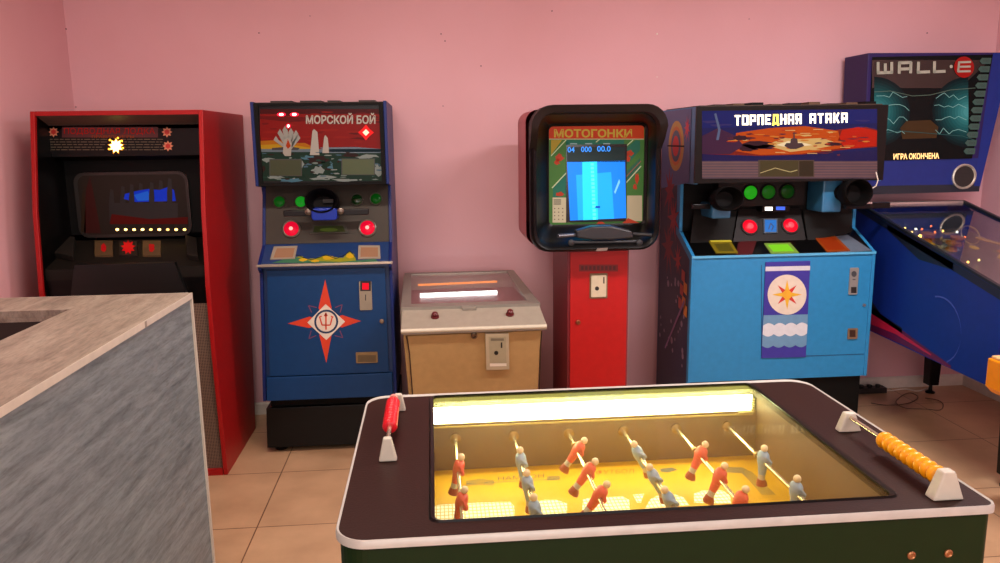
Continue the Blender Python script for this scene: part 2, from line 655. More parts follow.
a.rect(110, 203, 178, 219, C(16, 11, 10, .5), 4)
for i in range(9):
    x = 117.5 + i * 8.4
    a.ell(x, 229.5, 1.7, 1.2, C(255, 200, 110, .5, em=(7, 6, 6, 7, 3, 7, 3, 6, 4)[i]), 7, 10)
mb.build('periscope_window', A)
# control ledge
LA, LB = Vector((0, 3.969, onY(120, 240, 3.969).z)), Vector((0, 3.67, onY(120, 268, 3.67).z))
ledge_n = Vector((0, (LA.z - LB.z), -(LA.y - LB.y)))
ledge_n = Vector((0, -(LA.z - LB.z), (LA.y - LB.y))).normalized()
mb = MB()
lm = C(26, 22, 18, 0.5, spec=.2)
mb.side([(LA.y, LA.z), (LB.y, LB.z), (LB.y, LB.z - .05), (LA.y + .04, LB.z - .05), (LA.y + .04, LA.z)], xi0, xi1, lm)
mb.build('control_ledge', A)
for k, (cx, s) in enumerate(((104, 0), (128.5, 1), (152, 0))):
    mb = MB()
    a = Art(mb, LB, ledge_n)
    q = [a.P(cx - 9, 242), a.P(cx - 9, 257), a.P(cx + 9, 257), a.P(cx + 9, 242)]
    mb.prism([p - a.n * .004 for p in q], a.n * .012, C(92, 70, 44, 0.5) if not s else C(34, 22, 20, .5))
    a.step = 0.0004
    if s:
        a.star(cx, 249, 7.5, 4.5, 9, C(220, 16, 22, .5, em=.55), 24)
    else:
        a.blob(cx, 249.5, 3.6, 5, C(200, 18, 24, .5, em=.4), 24, seed=k)
    mb.build('lamp_button', A)
for s, cx in ((0, 66), (1, 196)):
    mb = MB()
    a = Art(mb, LB, ledge_n)
    q = [(cx - 8, 240), (cx - 11, 258), (cx + 8, 262), (cx + 10, 242)] if s == 0 else [(cx - 10, 240), (cx - 8, 260), (cx + 3, 262), (cx + 2, 243)]
    mb.prism([a.P(x, y, 0) for x, y in q], a.n * .03, C(34, 29, 25, 0.6, spec=.2))
    mb.build('corner_block', A, .004)
mb = MB()
mb.box((xi0, LB.y + .001, .86), (xi1, LB.y + .03, LB.z - .05), BLACK)
mb.prism([(-1.62, LB.y, 1.06), (-1.18, LB.y, 1.06), (-1.13, LB.y, .87), (-1.66, LB.y, .87)], (0, -.03, 0), C(10, 9, 9, .4))
mb.build('front_panel', A)
GM = grid_mat('speaker_mesh', (60, 42, 34), (128, 108, 92), .0075, .35, (0, 2), rough=.7)
mb = MB(); mb.prism([(xi0, LB.y + .001, .86), (xi0, 3.70, .03), (xi0, 3.74, .03), (xi0, 3.74, .86)], (xi1 - xi0, 0, 0), GM)
mb.build('speaker_grille', A)
mb = MB(); mb.box((xi0, 4.25, .03), (xi1, 4.28, 1.724), MATTE); mb.build('back_panel', A)

# ================================================================== sea battle machine
B = thing('arcade_machine', 'dark blue arcade cabinet with a red and white compass star on its door', 'arcade machine', (-.53, 4.1, 0))
XB0, XB1 = -.85, -.205
BLUE = C(8, 56, 104, 0.42, spec=.3)
BLUED = C(14, 36, 98, 0.42, spec=.3)
def widen(p):      # the lower body of this cabinet flares to the left towards the floor
    if p.z >= 1.0 or p.y < 3.8: return p
    k = min(1, max(0, (-.22 - p.x) / .62))
    return Vector((p.x - .042 * (1 - p.z) * k, p.y, p.z))
WARP[0] = widen
prof = [(3.895, 1.785), (3.895, 1.385), (4.05, 1.37), (3.955, 1.09), (3.82, 1.015), (3.82, .985), (3.86, .96), (3.86, .305), (4.5, .305), (4.5, 1.785)]
for x0, x1 in ((XB0, XB0 + .016), (XB1 - .016, XB1)):
    mb = MB(); mb.side(prof, x0, x1, BLUED); mb.build('side_panel', B, 0.003)
xi0, xi1 = XB0 + .0165, XB1 - .0165
# marquee
mb = MB()
mb.box((xi0, 3.905, 1.385), (xi1, 4.0, 1.775), BLACK)
a = Art(mb, (0, 3.905, 1.5), (0, 1, 0))
y0, y1, x0, x1 = 109, 181, 260, 382
a.rect(x0, y0, x1, y1, C(170, 22, 12, .35, em=.06), 1)
a.rect(x0, y0, x1, 114, C(96, 10, 8, .35, em=.04), 2)
a.poly([(x0, 119), (290, 122), (330, 120), (x1, 123), (x1, 119), (x0, 116)], C(130, 12, 8, .35, em=.05), 2)
a.poly([(x0, 149), (x0, 141), (278, 140), (290, 143), (305, 143), (318, 149)], C(216, 130, 12, .35, em=.08), 2)
a.poly([(x0, 149), (x0, 145), (285, 144), (312, 148), (312, 150)], C(226, 176, 30, .35, em=.08), 3)
sea = C(30, 66, 48, .35, em=.03)
foam = C(170, 186, 178, .35, em=.05)
a.rect(x0, 149, x1, y1, sea, 3)
a.rect(x0, 149, x1, 152, C(130, 150, 160, .35, em=.05), 4)
a.poly([(320, 147.5), (355, 147), (382, 149), (382, 153), (330, 153)], C(140, 160, 174, .35, em=.05), 4)
for cx, cy, rx, ry, sd in ((268, 160, 8, 3, 1), (275, 176, 12, 4, 2), (308, 158, 12, 3, 3), (318, 170, 8, 6, 4), (300, 166, 5, 8, 5), (330, 166, 5, 6, 6), (368, 157, 14, 3, 7), (378, 170, 5, 8, 8), (290, 180, 16, 2.5, 9), (345, 180, 20, 2, 10), (323, 178, 16, 3, 11)):
    a.blob(cx, cy, rx, ry, foam if sd % 3 else C(96, 150, 170, .35, em=.05), 5, 14, .6, sd)
for cx, cy, rx, ry, sd in ((318, 160, 14, 5, 21), (333, 172, 9, 4, 22), (352, 155, 12, 2.5, 23), (300, 176, 7, 3, 24), (262, 169, 5, 5, 25), (325, 164, 8, 4, 26)):
    a.blob(cx, cy, rx, ry, C(60, 30, 22, .35, em=.02) if sd % 2 else C(22, 62, 40, .35, em=.02), 6, 14, .5, sd)
rd = random.Random(31)
for i in range(90):
    x = rd.uniform(262, 380); y = rd.uniform(152, 180)
    cc = rd.choice(((170, 186, 178), (22, 60, 44), (90, 130, 150), (40, 84, 70), (60, 34, 24), (150, 170, 160)))
    a.blob(x, y, rd.uniform(1.5, 5), rd.uniform(.4, 1.3), C(*cc, .35, em=.04), 6.2 + i * .02, 9, .5, i)
for i in range(26):
    x = rd.uniform(262, 380); y = rd.uniform(112, 142)
    a.blob(x, y, rd.uniform(5, 14), rd.uniform(.8, 2), C(*rd.choice(((140, 14, 10), (186, 34, 16), (120, 12, 8))), .35, em=.05), 2.4 + i * .015, 10, .5, i)
a.poly([(272, 148), (290, 146.5), (300, 148), (298, 150), (272, 150)], C(24, 18, 16, .4), 6)
for (cx, cy, w, h) in ((315, 131, 5, 24), (326, 137, 3.6, 16)):
    a.poly([(cx - w, cy + h), (cx - w * .5, cy), (cx - w * .2, cy - 2), (cx + w * .5, cy + 1), (cx + w * .9, cy + h)], C(222, 214, 198, .35, em=.08), 7)
for dx, dy in ((-11, 2), (-7, -5), (-2, -8), (4, -6), (9, -4), (11, 0)):
    a.poly([(287, 150), (287 + dx - 2.4, 138 + dy), (287 + dx, 134 + dy), (287 + dx + 2.6, 138 + dy), (291, 150)], C(196, 196, 184, .35, em=.06), 7)
a.poly([(283, 153), (284, 140), (289, 137), (292, 143), (291, 156), (285, 156)], C(214, 206, 190, .35, em=.06), 8)
a.poly([(286, 146), (288, 139), (291, 146), (288, 149)], C(210, 70, 16, .35, em=.1), 9)
dsp = C(96, 104, 74, .3, em=.03)
a.rect(269.5, 159, 302, 176, C(40, 44, 34, .4), 9); a.rect(270.5, 160, 301, 175.3, dsp, 10)
a.rect(341.5, 158.5, 375, 175, C(40, 44, 34, .4), 9); a.rect(342.5, 159.3, 374, 174.4, C(116, 130, 92, .3, em=.04), 10)
a.text('МОРСКОЙ БОЙ', 306, 113, 375.5, 124, C(214, 204, 186, .4, em=.2), 6, .03, 0)
rl = C(255, 30, 60, .5, em=1.4)
rw = C(255, 200, 200, .5, em=5)
for cx, cy, rx, ry in ((281.5, 114.5, 4.5, 2), (294.5, 114.5, 4.5, 2), (288.5, 126, 2.4, 2.2)):
    a.ell(cx, cy, rx, ry, rl, 11); a.ell(cx, cy, rx * .5, ry * .6, rw, 12)
a.star(366, 132.5, 8, 5.2, 4, C(230, 30, 30, .5, em=.8), 11); a.star(366, 132.5, 3.4, 2.4, 4, C(255, 130, 110, .5, em=4), 12)
mb.build('marquee_panel', B)
mb = MB()
mb.box((xi0, 3.892, 1.765), (xi1, 3.904, 1.778), MATTE)
mb.box((xi0, 3.892, 1.385), (xi1, 3.904, 1.40), MATTE)
mb.box((xi0, 3.892, 1.40), (xi0 + .02, 3.904, 1.765), MATTE)
mb.box((xi1 - .02, 3.892, 1.40), (xi1, 3.904, 1.765), MATTE)
mb.build('marquee_frame', B)
mb = MB(); mb.box((xi0, 3.91, 1.7755), (xi1, 4.49, 1.782), C(50, 30, 22, .6))
for x0_, x1_ in ((-.76, -.66), (-.62, -.52), (-.49, -.43), (-.34, -.26)):
    mb.box((x0_, 3.93, 1.782), (x1_, 4.2, 1.79), C(36, 26, 20, .6))
mb.build('top_panel', B)
mb = MB(); mb.box((xi0, 4.47, .26), (xi1, 4.49, 1.77), MATTE); mb.build('back_panel', B)
# neck panel with lamps
NA, NB = Vector((0, 4.05, 1.385)), Vector((0, 3.955, 1.092))
pn = Vector((0, -(NA.z - NB.z), (NA.y - NB.y))).normalized()
OL = C(56, 50, 42, .5, spec=.25)
mb = MB()
mb.side([(NA.y + .006, NA.z - .001), (NB.y + .006, NB.z), (NB.y + .05, NB.z), (NA.y + .05, NA.z - .001)], xi0, xi1, OL)
mb.build('instrument_panel', B)
def disc_on(name, parent, plane, px, py, r, m, ring=None, depth=.012, em=None, dome=True):
    p = hit(px, py, *plane)
    n = Vector(plane[1]).normalized()
    if (EYE - p).dot(n) < 0: n = -n
    mb = MB()
    if ring:
        mb.lathe(p - n * .004, n, [(0, r * 1.22), (depth, r * 1.22), (depth + .002, r * 1.12), (depth, r), (.004, r)], ring, 24)
    if dome:
        mb.lathe(p, n, [(0, r), (depth * .7, r), (depth * 1.1, r * .8), (depth * 1.35, r * .4), (depth * 1.4, .0005)], m, 24)
    else:
        mb.lathe(p, n, [(0, r), (depth, r)], m, 24)
    if em:
        mb.lathe(p + n * (depth * 1.2), n, [(0, em[1]), (depth * .4, em[1] * .6)], em[0], 12)
    return mb.build(name, parent, smooth=True)
pl = ((0, 3.963, 1.10), tuple(pn))
for px, py, g in ((279.5, 202, C(20, 120, 30, .2, em=.25)), (301, 202, C(30, 170, 40, .2, em=.5)), (357, 200, C(14, 56, 20, .2)), (376, 199, C(16, 110, 26, .2, em=.15))):
    disc_on('green_lamp', B, pl, px, py, .027, g, C(60, 60, 50, .4))
for px, py in ((291.5, 229), (367.5, 228)):
    disc_on('red_lamp', B, pl, px, py, .037, C(235, 10, 50, .2, em=.75), C(120, 116, 104, .35, .6), em=(C(255, 160, 150, .3, em=1.5), .012))
mb = MB(); a = Art(mb, *pl)
mb.prism([a.P(*q, 0) for q in ((313, 225), (310, 234), (349, 233), (345, 224.5))], a.n * .006, C(40, 40, 26, .4))
a.poly([(315, 226.3), (313, 232.6), (345.5, 232), (343, 226)], C(66, 78, 28, .3, em=.08), 18)
a.ell(329, 230, 9, 1.8, C(96, 120, 40, .3, em=.15), 19)
mb.build('score_window', B)
# periscope eyepiece
def eyepiece(parent, c, ax, rx, rz, body_to, m=None, name='periscope_eyepiece'):
    m = m or C(9, 8, 8, .6, spec=.1)
    ax = Vector(ax).normalized()
    u = Vector((1, 0, 0)); u = (u - ax * u.dot(ax)).normalized(); w = ax.cross(u)
    mb = MB()
    loops = []
    for t, k in ((-.02, .98), (.03, 1.02), (.055, 1.0), (.062, .93), (.055, .86), (.03, .80), (.0, .70), (-.012, .6), (-.013, .05)):
        loops.append([Vector(c) + ax * t + u * (rx * k * math.cos(q)) + w * (rz * k * math.sin(q)) for q in [2 * math.pi * i / 32 for i in range(32)]])
    mb.loft(loops, m)
    mb.cyl(Vector(c) - ax * .02, body_to, rx * .55, m, 20)
    return mb.build(name, parent, smooth=True)
c = hit(323, 203, (0, 3.93, 1.3), pn)
ep = eyepiece(B, c, pn, .082, .062, c - pn * .12)
mb = MB(); mb.box((c.x + .0, c.y + .0, c.z + .0), (c.x + .05, c.y + .006, c.z + .018), C(50, 48, 46, .5, spec=.1), Matrix.Translation(pn * .001)); mb.build('lens', ep)
hp = hit(325, 212, (0, 3.93, 1.3), pn)
mb = MB()
mb.box((hp.x - .20, hp.y - .012, hp.z - .018), (hp.x + .215, hp.y + .012, hp.z + .012), C(12, 10, 11, .4, spec=.3))
mb.build('handle_bar', B, .004)
hp = hit(325, 214, (0, 3.91, 1.3), pn)
mb = MB()
pts = rrect(hp.x - .062, hp.z - .028, hp.x + .062, hp.z + .03, .015)
mb.prism([(x, hp.y - .03, z) for x, z in pts], (0, .07, 0), C(10, 44, 150, .3, spec=.3))
mb.build('trigger_box', B, .004)
for sx in (-1, 1):
    mb = MB(); mb.lathe((hp.x + sx * .078, hp.y - .01, hp.z + .014), (0, -1, 0), [(0, .016), (.012, .016), (.016, .008)], C(120, 110, 100, .3, .8), 14); mb.build('pivot_cap', B, smooth=True)
# desk
DA, DB = Vector((0, 3.955, 1.091)), Vector((0, 3.83, 1.017))
dn = Vector((0, -(DA.z - DB.z), (DA.y - DB.y))).normalized()
mb = MB()
mb.side([(DA.y, DA.z), (DB.y, DB.z), (DB.y, .99), (DA.y + .04, .99), (DA.y + .04, DA.z)], xi0, xi1, C(28, 56, 104, .4))
a = Art(mb, DB, dn)
a.poly([(295, 262), (296, 257), (302, 256), (306, 259), (318, 258), (326, 254.5), (334, 257), (343, 258), (349, 251.5), (354, 254), (357, 263)], C(140, 140, 30, .4), 1)
a.poly([(272, 263), (285, 259), (296, 257), (310, 261), (340, 262), (375, 259), (380, 263)], C(58, 110, 80, .4), 2)
for cx, cy, rx, ry, sd in ((303, 260, 5, 1.8, 1), (328, 258, 7, 2.4, 2), (350, 256, 5, 3, 3), (315, 261, 5, 1.5, 4)):
    a.blob(cx, cy, rx, ry, C(196, 160, 30, .4), 3, seed=sd)
a.line([(290, 258), (297, 255), (304, 258), (312, 260), (326, 255), (336, 259), (345, 255), (350, 251), (355, 257)], .6, C(16, 30, 34, .4), 4)
mb.build('desk_panel', B)
for q, q2 in ((((274, 247), (270, 260), (295, 259), (297.5, 246.5)), ((277, 249), (273.5, 258.5), (293, 258), (295, 248.6))), (((358.5, 246), (358, 259.5), (380.5, 259), (380, 246)), ((361, 248), (360.5, 257.6), (378, 257.4), (378, 248)))):
    mb = MB(); a = Art(mb, DB, dn)
    mb.prism([a.P(*p, 0) for p in q], a.n * .004, C(150, 140, 122, .4))
    a.poly(q2, C(214, 160, 122, .4, em=.12), 11)
    mb.build('instruction_card', B)
mb = MB(); mb.box((XB0 - .004, 3.812, 1.0), (XB1 + .004, 3.828, 1.012), C(196, 186, 168, .3, .7)); mb.build('edge_trim', B, .002)
# door and lower body
mb = MB()
mb.box((xi0, 3.875, .306), (xi1, 4.46, .99), C(14, 46, 92, .45))
mb.build('body', B)
mb = MB()
dz0 = onY(330, 374, 3.855).z
mb.box((xi0 + .02, 3.856, dz0), (xi1 - .02, 3.874, .975), BLUE)
a = Art(mb, (0, 3.856, .7), (0, 1, 0))
OR = C(206, 58, 24, .45); WH = C(220, 208, 190, .45)
cx, cy = 327, 321.5
a.poly([(325.5, 279.5), (319.5, 308), (327, 321), (332.5, 308)], OR, 1)
a.poly([(321, 335), (327, 322), (333, 335), (328.5, 363)], OR, 1)
a.poly([(289.5, 323.5), (311, 316.5), (327, 322), (311, 328)], OR, 1)
a.poly([(361.5, 321), (343, 315), (327, 322), (343, 327.5)], OR, 1)
a.poly([(326.5, 304), (309, 322.5), (328, 340), (346, 321.5)], WH, 2)
mg = C(120, 60, 90, .45)
for qx, qy in ((309.5, 305.5), (343, 304.5), (311, 338.5), (344, 337.5)):
    sx = 1 if qx > 327 else -1; sy = 1 if qy > 321 else -1
    p1 = (cx + sx * 9, cy + sy * 14); p2 = (cx + sx * 14, cy + sy * 9)
    a.line([p1, (qx, qy), p2], .8, mg, 1)
a.ell(327.5, 321.5, 11.8, 12, C(16, 48, 84, .45), 3)
a.ell(327.5, 321.5, 9.8, 10, WH, 4)
a.line([(327, 313), (327.5, 329.5)], 1.5, OR, 5)
a.line([(321, 317), (323.5, 325), (331.5, 325), (333.5, 316.5)], 1.3, OR, 5)
a.poly([(325, 316), (327, 311.8), (329, 316)], OR, 5)
a.line([(320.5, 317), (323, 316)], 1.2, OR, 6); a.line([(332, 316), (334.5, 317)], 1.2, OR, 6)
mb.build('door', B)
plD = ((0, 3.855, 0), (0, 1, 0))
def plate(name, parent, y, x0, y0, x1, y1, m, th=.006, extra=None, r=0.004):
    p = onY(x0, y1, y); q = onY(x1, y0, y)
    mb = MB()
    mb.prism([(u, y, w) for u, w in rrect(p.x, p.z, q.x, q.z, r, 2)], (0, -th, 0), m)
    a = Art(mb, (0, y - th, 0), (0, 1, 0))
    if extra: extra(a)
    return mb.build(name, parent)
def f(a):
    a.rect(360.5, 281, 371, 291, C(30, 10, 14, .4), 1)
    a.rect(362.5, 283, 369, 289.5, C(240, 16, 40, .4, em=.8), 2)
    a.rect(365.4, 294.5, 366.3, 300.5, C(40, 36, 30, .4), 1)
plate('coin_plate', B, 3.855, 360.5, 281, 371.5, 310, C(150, 140, 120, .4, .3), extra=f)
def f(a):
    a.rect(359, 355, 376.5, 362, C(96, 78, 50, .5), 1)
plate('coin_return', B, 3.855, 357.5, 351.5, 378, 363, C(140, 116, 78, .4, .4), extra=f)
p = onY(382, 321, 3.855)
mb = MB(); mb.lathe(p, (0, -1, 0), [(0, .011), (.008, .011), (.01, .006)], C(150, 130, 110, .3, .8), 14); mb.build('door_lock', B)
mb = MB(); mb.box((xi0 + .004, 3.85, .31), (xi1 - .004, 3.874, dz0 - .006), BLUE); mb.build('kick_panel', B, .003)
mb = MB(); mb.box((XB0 + .02, 3.95, .245), (XB1 - .02, 4.44, .3045), MATTE); mb.box((XB0 + .0, 3.93, .028), (XB1 - .0, 4.44, .245), C(13, 12, 11, .4, spec=.25)); mb.build('plinth', B, .004)
for x in (XB0 + .06, XB1 - .06):
    for y in (3.99, 4.38):
        mb = MB(); mb.lathe((x, y, 0), (0, 0, 1), [(0, .03), (.01, .03), (.012, .012), (.03, .012)], BLACK, 14); mb.build('foot', B)

WARP[0] = None
# ================================================================== low game box with sloping glass lid
D = thing('arcade_machine', 'low tan coin-operated game box with a sloping glass lid and grey metal top', 'arcade machine', (.18, 4.0, 0))
TAN = C(176, 144, 94, .5, spec=.3)
LG = C(158, 150, 134, .42)
fx = [(-.155, .505), (-.128, .468)]
loops = [[(-.125, 3.70, .06), (.47, 3.70, .06), (.455, 4.42, .06), (-.12, 4.42, .06)],
         [(-.152, 3.575, .70), (.503, 3.575, .70), (.46, 4.44, .70), (-.16, 4.44, .70)]]
mb = MB(); mb.loft([[Vector(p) for p in l] for l in loops], TAN)
mb.build('body', D, .004)
pb0 = Vector((0, 3.70, .06)); pb1 = Vector((0, 3.575, .70))
bn = Vector((0, -(pb1.z - pb0.z), (pb1.y - pb0.y))).normalized()
mb = MB(); a = Art(mb, pb0, bn)
q = [a.P(408, 335.5, 0), a.P(414, 400, 0), a.P(537, 400, 0), a.P(540.5, 330, 0)]
mb.prism(q, a.n * .008, TAN)
mb.build('door', D)
for s in ([(406.5, 335), (409.5, 352), (413, 400)], [(541.5, 330), (540, 350), (538.5, 400)]):
    mb = MB(); a = Art(mb, pb0, bn)
    for (ax_, ay_), (bx_, by_) in zip(s[:-1], s[1:]):
        a.line([(ax_, ay_), (bx_, by_)], 1.3, C(60, 36, 20, .6), 24)
    mb.build('door_gap', D)
# lip and control strip
FL, FR = onZ(402, 309, .80), onZ(540, 306, .80)
mb = MB()
mb.loft([[Vector(p) for p in l] for l in (
    [(-.158, 3.55, .706), (-.158, 3.55, .734), (-.155, 3.70, .795), (-.155, 3.712, .795), (-.155, 3.712, .706)],
    [(.522, 3.55, .706), (.522, 3.55, .734), (.508, 3.70, .795), (.508, 3.712, .795), (.508, 3.712, .706)])], LG)
mb.build('control_strip', D)
mb = MB(); mb.tube([(-.160, 3.548, .724), (.523, 3.548, .724)], .010, C(208, 202, 180, .35), 12); mb.build('front_lip', D, smooth=True)
# lid : frame + glass, a trapezoid rising to the back
z0l, z1l = .790, .834
lidq = [Vector((-.160, 3.69, z0l)), Vector((.512, 3.69, z0l)), Vector((.458, 4.42, z1l)), Vector((-.166, 4.42, z1l))]
inn = [Vector((-.115, 3.745, z0l + .004)), Vector((.455, 3.745, z0l + .004)), Vector((.418, 4.385, z1l - .002)), Vector((-.128, 4.385, z1l - .002))]
up = Vector((0, 0, .016))
fm = C(150, 144, 132, .4, .4)
mb = MB()
for i in range(4):
    j = (i + 1) % 4
    mb.add([lidq[i], lidq[j], inn[j], inn[i], lidq[i] + up, lidq[j] + up, inn[j] + up, inn[i] + up],
           [(3, 2, 1, 0), (4, 5, 6, 7), (0, 1, 5, 4), (1, 2, 6, 5), (2, 3, 7, 6), (3, 0, 4, 7)], fm)
mb.build('lid_frame', D)
gz = Vector((0, 0, .008))
mb = MB(); mb.prism([p + gz for p in inn], (0, 0, .004), glass_mat('lid_glass', (.97, .93, .93, 1), glow=1.0)); mb.build('lid_glass', D)
mb = MB()
mb.poly([(-.155, 3.71, .752), (.50, 3.71, .752), (.455, 4.41, .752), (-.155, 4.41, .752)], C(150, 96, 98, .5))
mb.build('playfield', D)
mb = MB()
for pa, pb in (((-.165, 3.70, .70), (-.172, 4.43, .70)), ((.505, 3.70, .70), (.452, 4.43, .70))):
    pa, pb = Vector(pa), Vector(pb)
    mb.add([pa, pb, pb + Vector((0, 0, .132)), pa + Vector((0, 0, .088)), pa + Vector((.008, 0, 0)), pb + Vector((.008, 0, 0)), pb + Vector((.008, 0, .132)), pa + Vector((.008, 0, .088))],
           [(3, 2, 1, 0), (4, 5, 6, 7), (0, 1, 5, 4), (1, 2, 6, 5), (2, 3, 7, 6), (3, 0, 4, 7)], LG)
mb.box((-.165, 4.425, .70), (.455, 4.435, .832), LG)
mb.build('side_wall', D)
for (pa, pb, rr, col) in (((420, 295.5), (497, 292.5), .012, C(226, 255, 250, .4, em=5)), ((418, 285), (497, 281.5), .006, C(255, 150, 60, .4, em=1.6))):
    mb = MB(); mb.cyl(onZ(*pa, .765 if rr > .01 else .80), onZ(*pb, .765 if rr > .01 else .80), rr, col, 12); mb.build('lamp_tube', D)
mb = MB(); mb.box((.13, 3.672, .785), (.20, 3.689, .802), fm); mb.build('lid_latch', D, .003)
pc = ((0, 3.62, .763), Vector((0, -(.795 - .734), .15)).normalized())
for px, py in ((435, 317), (510, 314.5)):
    p = hit(px, py, *pc)
    mb = MB(); mb.lathe(p, pc[1], [(0, .02), (.006, .019), (.008, .013), (.02, .015), (.026, .010), (.028, .001)], C(92, 20, 24, .35), 16)
    mb.build('push_button', D, smooth=True)
mb = MB(); a = Art(mb, pb0 - Vector((0, .009, 0)), bn)
p = a.P(474, 335, 0)
mb.lathe(p, a.n, [(0, .016), (.012, .016), (.014, .01), (.006, .008), (.006, .001)], C(120, 100, 80, .3, .8), 16); mb.build('door_lock', D)
def slot_panel(parent, x0, y0, x1, y1, p0, n, fr, inner, slot, holepx):
    mb = MB(); a = Art(mb, p0, n)
    o_ = [a.P(x, y, 0) for x, y in ((x0, y0), (x0 + 1.2, y1), (x1 + .6, y1 - .6), (x1, y0))]
    mb.prism(o_, a.n * .014, fr)
    a.step = .0004
    a.poly([(x0 + 3.4, y0 + 3.2), (x0 + 4.6, y1 - 4), (x1 - 2.2, y1 - 4.4), (x1 - 2.8, y0 + 3)], inner, 36)
    a.poly([(x0 + 4.6, y1 - 7), (x0 + 4.6, y1 - 4), (x1 - 2.2, y1 - 4.4), (x1 - 2.4, y1 - 7.2)], C(228, 222, 204, .4), 37)
    a.rect(x0 + 5.5, y0 + 4.5, x1 - 5, y0 + 7, C(120, 112, 92, .5), 37)
    a.rect(*slot, C(36, 32, 28, .5), 38)
    a.ell(*holepx, 2.1, 2.1, C(24, 22, 18, .5), 38)
    mb.build('coin_plate', parent, .002)
slot_panel(D, 485, 332.5, 508.5, 369, pb0 - Vector((0, .009, 0)), bn, C(182, 170, 140, .4), C(166, 158, 128, .45), (500.5, 341, 502, 346.5), (496, 351.5))
mb = MB()
mb.box((-.10, 3.74, 0), (.44, 4.38, .06), MATTE)
mb.build('plinth', D)

# ================================================================== motor race machine
G = thing('arcade_machine', 'red pedestal arcade machine with black moulded screen hood and glowing blue screen', 'arcade machine', (.8, 4.0, 0))
gx0, gx1, gz0, gz1 = .468, 1.105, 1.05, 1.735
shell = C(164, 40, 48, .4)
BP = C(8, 7, 7, .38, spec=.25)
mb = MB()
def L3(x0, z0, x1, z1, r, y, n=6): return [Vector((x, y, z)) for x, z in rrect(x0, z0, x1, z1, r, n)]
mb.loft([L3(gx0 - .012, gz0 + .03, gx1 + .012, gz1 - .004, .06, 3.77), L3(gx0 - .012, gz0 + .03, gx1 + .012, gz1 - .004, .06, 4.1), L3(gx0 + .04, gz0 + .08, gx1 - .04, gz1 - .05, .05, 4.32)], shell, False, True)
mb.build('head_shell', G, smooth=True)
mb = MB()
ox0, oz0, ox1, oz1 = onY(549, 200, 3.86).x, onY(595, 224, 3.86).z, onY(643.5, 200, 3.86).x, onY(595, 126, 3.86).z
loops = [L3(gx0 + .01, gz0 + .01, gx1 - .01, gz1 - .01, .09, 3.775), L3(gx0, gz0, gx1, gz1, .095, 3.74), L3(gx0 + .005, gz0 + .005, gx1 - .005, gz1 - .005, .095, 3.70),
         L3(gx0 + .016, gz0 + .016, gx1 - .016, gz1 - .016, .085, 3.69), L3(gx0 + .03, gz0 + .03, gx1 - .03, gz1 - .03, .075, 3.70), L3(gx0 + .045, gz0 + .05, gx1 - .045, gz1 - .045, .06, 3.76),
         L3(ox0 - .012, oz0 - .012, ox1 + .012, oz1 + .012, .03, 3.85), L3(ox0, oz0, ox1, oz1, .022, 3.856), L3(ox0, oz0, ox1, oz1, .022, 3.867)]
mb.loft(loops, BP, False, False)
mb.build('bezel_frame', G, smooth=True)
# visor at the top
mb = MB()
vis = C(26, 15, 12, .5, spec=.25)
o_ = [(x, z) for x, z in rrect(gx0 - .002, gz0, gx1 + .002, gz1 + .012, .10, 6)]
i_ = [(x, z) for x, z in rrect(gx0 + .03, gz0, gx1 - .03, gz1 - .022, .08, 6)]
sel = list(range(0, 14))            # the top two corners
def vis_loop(y, dz): return
N = len(sel)
outer_f = [Vector((o_[k][0], 3.62 + .05 * (0), o_[k][1])) for k in sel]
outer_b = [Vector((o_[k][0], 3.735, o_[k][1])) for k in sel]
inner_f = [Vector((i_[k][0], 3.63, i_[k][1])) for k in sel]
inner_b = [Vector((i_[k][0], 3.72, i_[k][1])) for k in sel]
dropf = Vector((0, 0, -.055)); dropb = Vector((0, 0, -.13))
for L_, dv in ((outer_f, Vector((0, .045, -.06))), (outer_b, Vector((0, 0, -.12))), (inner_f, Vector((0, .035, -.06))), (inner_b, Vector((0, 0, -.12)))):
    L_.insert(0, L_[0] + dv); L_.append(L_[-1] + dv)
vs = outer_f + outer_b + inner_b + inner_f
n = N + 2
fs = []
for r in range(4):
    r2 = (r + 1) % 4
    for i in range(n - 1):
        fs.append((r * n + i, r * n + i + 1, r2 * n + i + 1, r2 * n + i))
fs.append((0, n, 2 * n, 3 * n)); fs.append((n - 1, 4 * n - 1, 3 * n - 1, 2 * n - 1))
mb.add(vs, fs, vis)
mb.build('visor', G, smooth=True)
# screen surround artwork
mb = MB()
mb.box((ox0 - .01, 3.868, oz0 - .01), (ox1 + .01, 3.88, oz1 + .01), BLACK)
a = Art(mb, (0, 3.868, 1.4), (0, 1, 0))
E_ = .28
def K(r, g, b, e=E_): return C(r, g, b, .4, em=e)
a.rect(548, 117, 645, 226, K(90, 140, 70), 1)
a.rect(548, 122, 644, 139, K(204, 64, 30, .4), 2)
a.rect(548, 138.6, 644, 139.6, K(220, 200, 150), 3)
a.text('МОТОГОНКИ', 554, 129, 632, 137.6, K(200, 160, 60, .45), 4, .035)
a.poly([(551, 140), (562, 140), (551, 155)], K(206, 170, 60), 2)
teal = K(54, 130, 104)
a.poly([(566, 142), (566, 171), (553, 187), (553, 205), (568, 191), (568, 142)], teal, 2)
a.rect(566, 140, 624, 145, teal, 2)
a.poly([(624, 150), (636, 140), (640, 141), (640, 150), (624, 168)], K(60, 130, 104), 2)
a.poly([(624, 174), (640, 158), (640, 170), (625, 185)], K(70, 122, 96), 2)
cr = K(214, 220, 170, .4)
a.line([(551, 156), (566, 140)], .9, cr, 3); a.line([(552, 188), (568, 171)], 1.1, cr, 3)
a.line([(623, 149), (633, 140)], .9, cr, 3); a.line([(625, 184), (641, 166)], 1.1, cr, 3); a.line([(596, 142), (600, 139)], .8, cr, 3)
a.line([(625, 178), (641, 161)], .7, K(200, 110, 100), 3)
